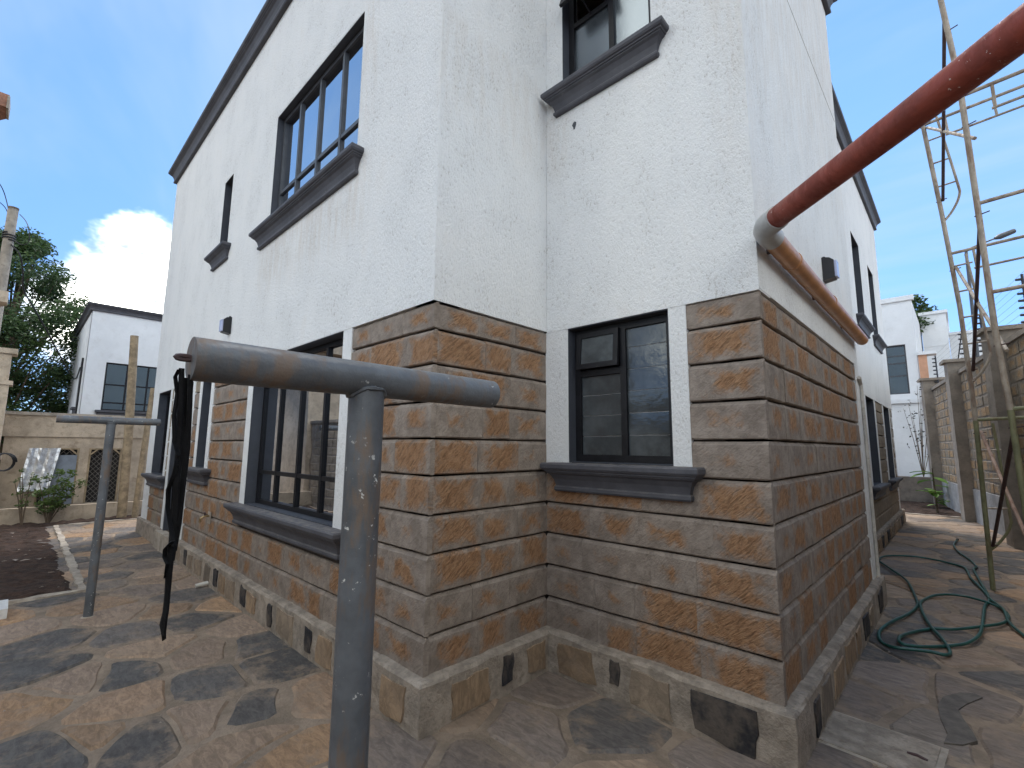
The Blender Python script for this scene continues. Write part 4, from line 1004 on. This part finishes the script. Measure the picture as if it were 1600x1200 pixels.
# ------------------------------------------------------------------ left background: kennel, kerb wall, poles, white neighbour, tree
kn = thing('kennel', (-12.4, -.6, -.3), 'low beige rendered kennel with mesh fronted openings at the end of the garden', 'kennel')
WK = Wall((-11.9, 0), (0, 1), (1, 0))
skin(WK, -1.86, 2.2, -.35, 1.44, 0, .12, [(-1.30, -.69, .0, 1.2), (-.53, .05, .0, 1.2)], 'wall', 'pale_render', kn)
wbox(MB(), WK, -1.92, 2.2, -.1, .04, 1.44, 1.89).build('fascia', 'pale_render', kn)
wbox(MB(), WK, -1.97, 2.2, -1.8, .08, 1.89, 1.955).build('roof_slab', 'cement_light', kn)
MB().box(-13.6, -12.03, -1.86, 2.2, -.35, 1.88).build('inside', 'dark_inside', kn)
for y0_, y1_ in ((-1.30, -.69), (-.53, .05)):
    f_ = wbox(wbox(wbox(MB(), WK, y0_, y0_+.035, -.06, .012, 0, 1.2), WK, y1_-.035, y1_, -.06, .012, 0, 1.2), WK, y0_+.035, y1_-.035, -.06, .012, 1.17, 1.2)
    fo = f_.build('door_frame', 'timber', kn)
    mb = MB()
    for s_ in (0, 1):
        a_, b_ = (y0_+.03, y0_+.15) if s_ == 0 else (y1_-.03, y1_-.15); mb.bar(WK.P(a_, -.0, 1.06), WK.P(b_, -.0, 1.18), .03, .03)
    mb.build('corner_brace', 'timber', fo)
    mb = MB()
    for k in range(-12, 10):
        for sg in (1, -1):
            # diamond mesh, clipped to the opening
            z_a = k*.11; p0 = (y0_+.035, z_a if sg > 0 else z_a+.6); p1 = (y1_-.035, z_a+.6 if sg > 0 else z_a)
            ts = [0, 1]; 
            def zz(t_): return p0[1]+(p1[1]-p0[1])*t_
            lo_, hi_ = 0., 1.17; t0, t1 = 0., 1.
            if p1[1] != p0[1]:
                ta, tb = sorted(((lo_-p0[1])/(p1[1]-p0[1]), (hi_-p0[1])/(p1[1]-p0[1]))); t0, t1 = max(t0, ta), min(t1, tb)
            if t1-t0 < .05: continue
            mb.tube([WK.P(p0[0]+(p1[0]-p0[0])*t_, -.03, zz(t_)) for t_ in (t0, t1)], .005, 4, False)
    mb.build('wire_mesh', 'mesh_wire', fo)
ob = MB(); wbox(ob, WK, -1.2, -.72, .02, .035, .0, 1.05); tag(ob.build('grey_panel', 'blue_grey_panel'), 'blue-grey board closing the lower part of a kennel opening', 'board')
mb = MB(); n = 10
pa, pb, pc, pd = WK.P(-1.48, .12, 1.2), WK.P(-1.0, .10, 1.2), WK.P(-1.12, .22, .32), WK.P(-1.58, .25, .32)
vs = []
for i in range(n+1):
    for j in range(n+1):
        q = (pa.lerp(pb, i/n)).lerp(pd.lerp(pc, i/n), j/n); vs.append(q+Vector((.012*math.sin(i*1.9)+rw.uniform(-.008, .008), 0, 0)))
k0 = len(vs); vs2 = vs+[v+Vector((.006, 0, 0)) for v in vs]
fs = [(j+i*(n+1), j+1+i*(n+1), j+1+(i+1)*(n+1), j+(i+1)*(n+1)) for i in range(n) for j in range(n)]
mb.add(vs2, fs+[tuple(q+k0 for q in f) for f in fs]); tag(mb.build('metal_sheet', 'sheet_metal', None, fix=False), 'crumpled shiny metal sheet leaning against the kennel', 'metal sheet')
ob = wbox(MB(), Wall((-11.15, 0), (0, 1), (1, 0)), -4.5, 1.4, -.18, 0, -.35, .035).build('kerb_wall', 'pale_render'); tag(ob, 'low rendered retaining wall between the soil bed and the kennel', 'wall')
MB().box(-11.9, -11.33, -4.5, 2.0, -.35, -.01).build('terrace', 'earth'); tag(bpy.data.objects['terrace'], kind='structure')
ob = MB().tube([V(-10.8, .03, -.4), V(-10.8, -.02, 1.6), V(-10.8, -.11, 3.68)], [.085, .082, .075], 10).build('timber_pole', 'timber', None, True); tag(ob, 'tall rough timber pole standing in the soil before the kennel', 'pole')
ob = MB().tube([V(-10.75, .24, -.4), V(-10.78, .28, 1.1), V(-10.8, .33, 2.55)], [.06, .06, .055], 10).build('timber_pole', 'timber', None, True); tag(ob, 'shorter leaning timber pole close to the house corner', 'pole')

nh = thing('neighbour_house', (-22, 2, -.4), 'white neighbouring house with flat roof and dark cornice behind the kennel', 'house')
WN = Wall((-19, 0), (0, 1), (1, 0)); WN2 = Wall((0, -.3), (1, 0), (0, -1))
nop = [(.22, 1.95, 2.45, 4.12)]
skin(WN, -.3, 6, -.4, 6.0, 0, .2, nop, 'wall', 'far_white', nh)
skin(WN2, -27, -19.001, -.4, 6.0, 0, .2, [(-21.2, -20.6, 2.6, 4.3)], 'wall', 'far_white', nh)
MB().box(-27, -19.2, .0, 6, 5.7, 5.85).build('roof', 'cement', nh)
MB().box(-26.9, -20.2, .3, 5.9, -.4, 5.65).build('inside', 'interior', nh)
sweep([(-27, -.3), (-19, -.3), (-19, 6)], CPROF, 5.86).build('cornice', 'dark_paint', nh)
def far_window(W, u0, u1, z0, z1, vb, hb, parent, glass='glass_far', sl=True, fmat='frame_black', rec=.06, bw_=.05):
    root = bpy.data.objects.new('window', None); COL.objects.link(root); root.location = W.P((u0+u1)/2, 0, z0); root.parent = parent; root.matrix_parent_inverse = Matrix.Translation(-parent.location)
    mb = MB(); f = bw_
    wbox(mb, W, u0, u0+f, -rec-.05, -rec, z0, z1); wbox(mb, W, u1-f, u1, -rec-.05, -rec, z0, z1); wbox(mb, W, u0+f, u1-f, -rec-.05, -rec, z0, z0+f); wbox(mb, W, u0+f, u1-f, -rec-.05, -rec, z1-f, z1)
    for v in vb: wbox(mb, W, v-f/2, v+f/2, -rec-.048, -rec+.003, z0+f, z1-f)
    for z in hb: wbox(mb, W, u0+f, u1-f, -rec-.046, -rec-.004, z-f/2, z+f/2)
    mb.build('frame', fmat, root)
    us = [u0+f]+list(vb)+[u1-f]
    for a_, b_ in zip(us[:-1], us[1:]): wbox(MB(), W, a_, b_, -rec-.03, -rec-.022, z0+f, z1-f).build('pane', glass, root)
    if sl:
        mb = MB(); wbox(mb, W, u0-.15, u1+.15, 0, .12, z0-.07, z0); wbox(mb, W, u0-.1, u1+.1, 0, .06, z0-.22, z0-.072); mb.build('sill', 'dark_paint', root)
    return root
far_window(WN, .22, 1.95, 2.45, 4.12, [.82, 1.42], [2.72, 3.35], nh)
far_window(WN2, -21.2, -20.6, 2.6, 4.3, [], [3.0], nh, rec=.03)
ob = MB().tube([V(-19.5, -.36, 4.25), V(-19.5, -.36, 1.2)], .03, 8).build('downpipe', 'cable_black', None, True); tag(ob, 'thin dark pipe down the side of the white neighbouring house', 'pipe')

tree((-25.5, -2.35, -1), 10.8, 2.9, 'large dark leafy tree rising behind the kennel and utility pole', 120, 520, .14, seed=4, trunk_r=.24, crown_from=.2, squeeze=.95)
tree((-34, -5, -1), 8.0, 3.0, 'hazier smaller tree standing behind the large leafy tree', 45, 380, .17, seed=9, trunk_r=.2, crown_from=.2)
up_ = thing('utility_pole', (-18.8, -2.5, -1), 'weathered wooden utility pole with cables wound round its top', 'pole')
top = Vector(dep(21, 326, 14.0)); base = Vector((top.x, top.y, -1))
MB().tube([base, base.lerp(top, .5), top], [.14, .128, .115], 12).build('pole', 'pole_wood', up_, True)
MB().tube([top-Vector((0, 0, .02)), top+Vector((0, 0, .03))], .122, 12).build('pole_cap', 'bark', up_)
mb = MB(); zc = top.z-1.0
cc_ = [Vector((top.x+.135*math.cos(a_), top.y+.135*math.sin(a_), zc+a_*.012)) for a_ in [k*.5 for k in range(38)]]
mb.tube(cc_, .022, 6); mb.build('cable_wrap', 'cable_black', up_)
def wire(pp, r, parent, name='cable'): MB().tube(catmull(pp, 6), r, 5).build(name, 'cable_black', parent, True)
wire([dep(9, 375, 14), dep(20, 385, 13.8), dep(31, 398, 13.8), dep(36, 425, 14), dep(37, 452, 14.3), dep(52, 480, 15), dep(75, 520, 16), dep(96, 560, 17), dep(116, 592, 18.2), V(-19.5, -.4, 3.9)], .022, up_)
wire([dep(22, 375, 13.8), dep(33, 382, 13.8), dep(45, 378, 13.8), dep(45, 358, 13.8), dep(40, 345, 13.9), dep(31, 335, 14)], .012, up_)
wire([dep(14, 330, 14), dep(6, 300, 14), dep(-6, 280, 13.5), dep(-40, 240, 12.5)], .012, up_)
wire([dep(12, 332, 14), dep(2, 318, 14), dep(-40, 290, 13.5)], .012, up_)
# stepped pillar at the left end of the kennel, and the house whose eave reaches into view
sp = thing('stepped_pillar', (-11.0, -2.2, G), 'tall beige stepped pillar with projecting ledges at the garden end', 'pillar')
xk = -11.0
def yk(x, y): return on(0, xk, x, y)
ed = [(8, 700, 602), (8, 595, 552)]
yr = yk(8, 640)[1]
MB().box(xk-.45, xk, yr-.7, yr, -.3, 2.42).build('shaft', 'pale_render', sp)
MB().box(xk-.45, xk+.03, yr-.7, yr+.05, 2.42, 2.50).build('ledge', 'pale_render', sp)
MB().box(xk-.42, xk-.01, yr-.7, yr-.02, 2.50, 3.03).build('shaft', 'pale_render', sp)
MB().box(xk-.45, xk+.04, yr-.7, yr+.055, 3.03, 3.13).build('ledge', 'pale_render', sp)
yr2 = yk(12, 465)[1]
eh = thing('gatehouse', (-12.2, -3.4, G), 'brown corner of a neighbouring building with projecting roof slabs beside the pole', 'building')
MB().box(xk-3.2, xk-.4, -6, yr2-1.75, -.4, 4.02).build('wall', 'pale_render', eh)
slab_from([Vector(q) for q in ((xk, yr2, 0), (xk-.35, yr2, 0), (xk-3.5, yr2-1.6, 0), (xk-3.5, -6.3, 0), (xk, -6.3, 0))], 4.03, 4.25).build('roof_slab', 'pale_render', eh)
nb = thing('tall_house', (-13, -6, G), 'tall neighbouring house whose brown tiled eave corner juts in high up', 'house')
qe = dep(12, 168, 9.0)
MB().box(qe[0]-4.5, qe[0]-.7, -9, qe[1]-2.8, -.4, qe[2]-.01).build('wall', 'pale_render', nb)
ex, ey, ez = qe
plan = [Vector(q) for q in ((ex, ey, 0), (ex-.45, ey, 0), (ex-5, ey-2.6, 0), (ex-5, ey-6, 0), (ex, ey-6, 0))]
slab_from(plan, ez, ez+.26).build('roof_slab', 'roof_tile', nb)
MB().box(ex-.46, ex+.02, ey-.02, ey+.012, ez-.02, ez+.23).build('fascia_board', 'pole_wood', nb)
# cable coil at the far left edge
cl = MB(); c0 = Vector((-10.6, -1.78, .95))
cl.tube([c0+Vector((.03*math.sin(a_*3), .14*math.cos(a_)-.02*a_/6, .16*math.sin(a_))) for a_ in [k*.4 for k in range(40)]], .012, 6)
tag(cl.build('cable_coil', 'cable_black', None, True), 'loose coil of black cable hung on the stepped pillar', 'cable')
tag(MB().box(-4.42, -4.05, -1.85, -1.60, G, G+.09).build('concrete_block', 'white_plastic'), 'pale concrete block lying on the paving beside the soil bed', 'block')

# ------------------------------------------------------------------ shrubs
def shrub(base, h, r, label, mat, n, size, seed, name='shrub', stems=6, squeeze=.8, cat='shrub', elong=2.2):
    rnd = random.Random(seed); t = thing(name, base, label, cat); b_ = Vector(base); mb = MB(); cl_ = []
    for k in range(stems):
        an = rnd.uniform(0, 6.283); q = r*rnd.uniform(.2, 1); tip = b_+Vector((math.cos(an)*q, math.sin(an)*q, h*rnd.uniform(.5, 1)))
        mb.tube([b_-Vector((0, 0, .05)), b_.lerp(tip, .5)+Vector((0, 0, .05*h)), tip], [.012, .009, .004], 5)
        for f in (.45, .7, 1.): cl_.append((tuple(b_.lerp(tip, f)), r*.28, r*.28*squeeze))
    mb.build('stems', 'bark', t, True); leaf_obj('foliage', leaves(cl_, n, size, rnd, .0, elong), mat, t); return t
shrub((-10.9, -1.1, G), 1.05, .42, 'loose green shrub growing in front of the kennel', 'leaf_bush', 42, .07, 3, stems=9)
shrub((-10.9, -1.45, G), 1.15, .22, 'thin sparse shrub beside the leaning metal sheet', 'leaf_bush', 12, .06, 6, stems=5)
def broadleaf(base, h, n, label, seed, mat='leaf_bright'):
    rnd = random.Random(seed); t = thing('broadleaf_plant', base, label, 'plant'); b_ = Vector(base)
    for k in range(n):
        an = rnd.uniform(0, 6.283); L_ = h*rnd.uniform(.28, .45); st_ = b_+Vector((0, 0, h*rnd.uniform(.15, .75))); d = Vector((math.cos(an), math.sin(an), rnd.uniform(-.1, .7))).normalized()
        sd_ = d.cross(Vector((0, 0, 1))).normalized(); w = L_*.26; me_v = []; m = 6
        for q in range(m+1):
            f = q/m; c_ = st_+d*L_*f-Vector((0, 0, .35*L_*f*f)); ww = w*math.sin(math.pi*min(1, .08+f*.92))**.8
            me_v += [c_-sd_*ww+Vector((0, 0, .04*L_)), c_, c_+sd_*ww+Vector((0, 0, .04*L_))]
        fs_ = [(q*3+j, q*3+j+1, q*3+j+4, q*3+j+3) for q in range(m) for j in range(2)]
        leaf_obj('leaf', ([tuple(v) for v in me_v], fs_, [rnd.uniform(.2, .9)]*len(me_v)), mat, t)
    MB().tube([b_-Vector((0, 0, .05)), b_+Vector((0, 0, h*.8))], [.03, .015], 6).build('stem', 'bark', t)
broadleaf((1.72, 14.5, G), .75, 11, 'bright green broadleaf plant in the passage end soil bed', 5)
broadleaf((1.66, 15.9, G), 1.35, 10, 'taller green plant against the last pillar of the boundary wall', 8)
shrub((1.33, 18.6, .5), 3.0, .85, 'thin nearly bare shrub against the pale blue-white building', 'leaf_dark', 5, .09, 15, stems=9)

# ------------------------------------------------------------------ end of the passage
ob = MB().box(-.5, 1.9, 17.45, 17.7, -.4, .49).build('retaining_wall', 'pillar_cement'); tag(ob, 'low brown retaining wall behind the soil bed at the passage end', 'wall')
MB().box(-3, 4.0, 17.7, 24, -.4, .42).build('upper_ground', 'earth'); tag(bpy.data.objects['upper_ground'], kind='structure')
wh = thing('passage_end_house', (0, 22, .4), 'pale bluish white house with a large window closing off the passage', 'house')
WE = Wall((0, 19.5), (1, 0), (0, -1))
skin(WE, -4, 1.46, .3, 6.55, 0, .2, [(-.2, 1.17, 3.25, 5.0)], 'wall', 'far_white', wh)
MB().box(1.26, 1.459, 19.7, 25, .3, 6.55).build('wall', 'far_white', wh)
wbox(MB(), WE, -4, 1.53, -.1, .07, 6.55, 6.72).build('parapet', 'far_white', wh)
wbox(MB(), WE, -4, 1.40, .001, .09, 2.92, 3.06).build('string_course', 'far_white', wh)
MB().box(-4, 1.2, 20.9, 21, .3, 6.5).build('inside', 'interior', wh)
far_window(WE, -.2, 1.17, 3.25, 5.0, [.62], [3.9, 4.35, 4.62], wh, rec=.12, sl=False, fmat='frame_grey')
oc = thing('orange_column', (1.62, 19.6, .4), 'orange painted downpipe column beside the passage end house', 'column')
MB().box(1.48, 1.70, 19.45, 19.7, .4, 4.55).build('shaft', 'far_orange', oc); MB().box(1.46, 1.95, 19.4, 19.9, 4.55, 4.66).build('head', 'far_white', oc)
bh = thing('stepped_white_house', (2.5, 27, .4), 'white stepped house farther back with shrubs on its roof terrace', 'house')
MB().box(1.5, 2.30, 24, 30, .3, 6.9).build('tower', 'far_white', bh); MB().box(1.45, 2.36, 23.93, 30, 6.9, 7.02).build('tower_parapet', 'far_white', bh)
MB().box(2.31, 4.6, 26, 32, .3, 6.3).build('wing', 'far_white', bh); MB().box(2.31, 4.66, 25.94, 32, 6.3, 6.42).build('wing_parapet', 'far_white', bh)
MB().box(1.5, 2.2, 23.985, 24.05, 5.55, 5.62).build('string_course', 'far_white', bh)
for (x, y, s_, lb, sd2) in ((1437, 478, .8, 'spiky treetop showing beside the passage end house roof', 31), (1432, 512, .95, 'rounded dark shrub on the stepped house terrace', 33)):
    p = dep(x, y, 21.5 if s_ < .9 else 20); rnd = random.Random(sd2); t = thing('roof_shrub', (p[0], p[1], p[2]-.6), lb, 'shrub')
    leaf_obj('foliage', leaves([((p[0]+rnd.uniform(-.4, .4)*s_, p[1]+rnd.uniform(-.3, .3), p[2]+rnd.uniform(-.5, .5)*s_), .38*s_, .26*s_) for _ in range(11)], 60, .16, rnd), 'leaf_tree', t)
    MB().tube([(p[0], p[1], p[2]-1.3), (p[0], p[1], p[2])], .05, 6).build('stem', 'bark', t)
sl = thing('street_lamp', (6, 22, 0), 'dark street lamp head on a slim arm seen through the scaffold', 'street lamp')
h0, h1 = Vector(dep(1556, 372, 17)), Vector(dep(1584, 361, 17)); a0 = Vector(dep(1515, 388, 17.2)); f0 = Vector((a0.x-.2, a0.y+.1, 0))
MB().tube([h0.lerp(h1, -.05), h0.lerp(h1, .2), h1], [.05, .10, .085], 8).build('lamp_head', 'frame_grey', sl, True)
MB().tube([a0, h0], .028, 6).build('arm', 'frame_grey', sl); MB().tube([f0, a0+Vector((-.1, .05, -.1)), a0], [.07, .045, .03], 8).build('mast', 'frame_grey', sl)
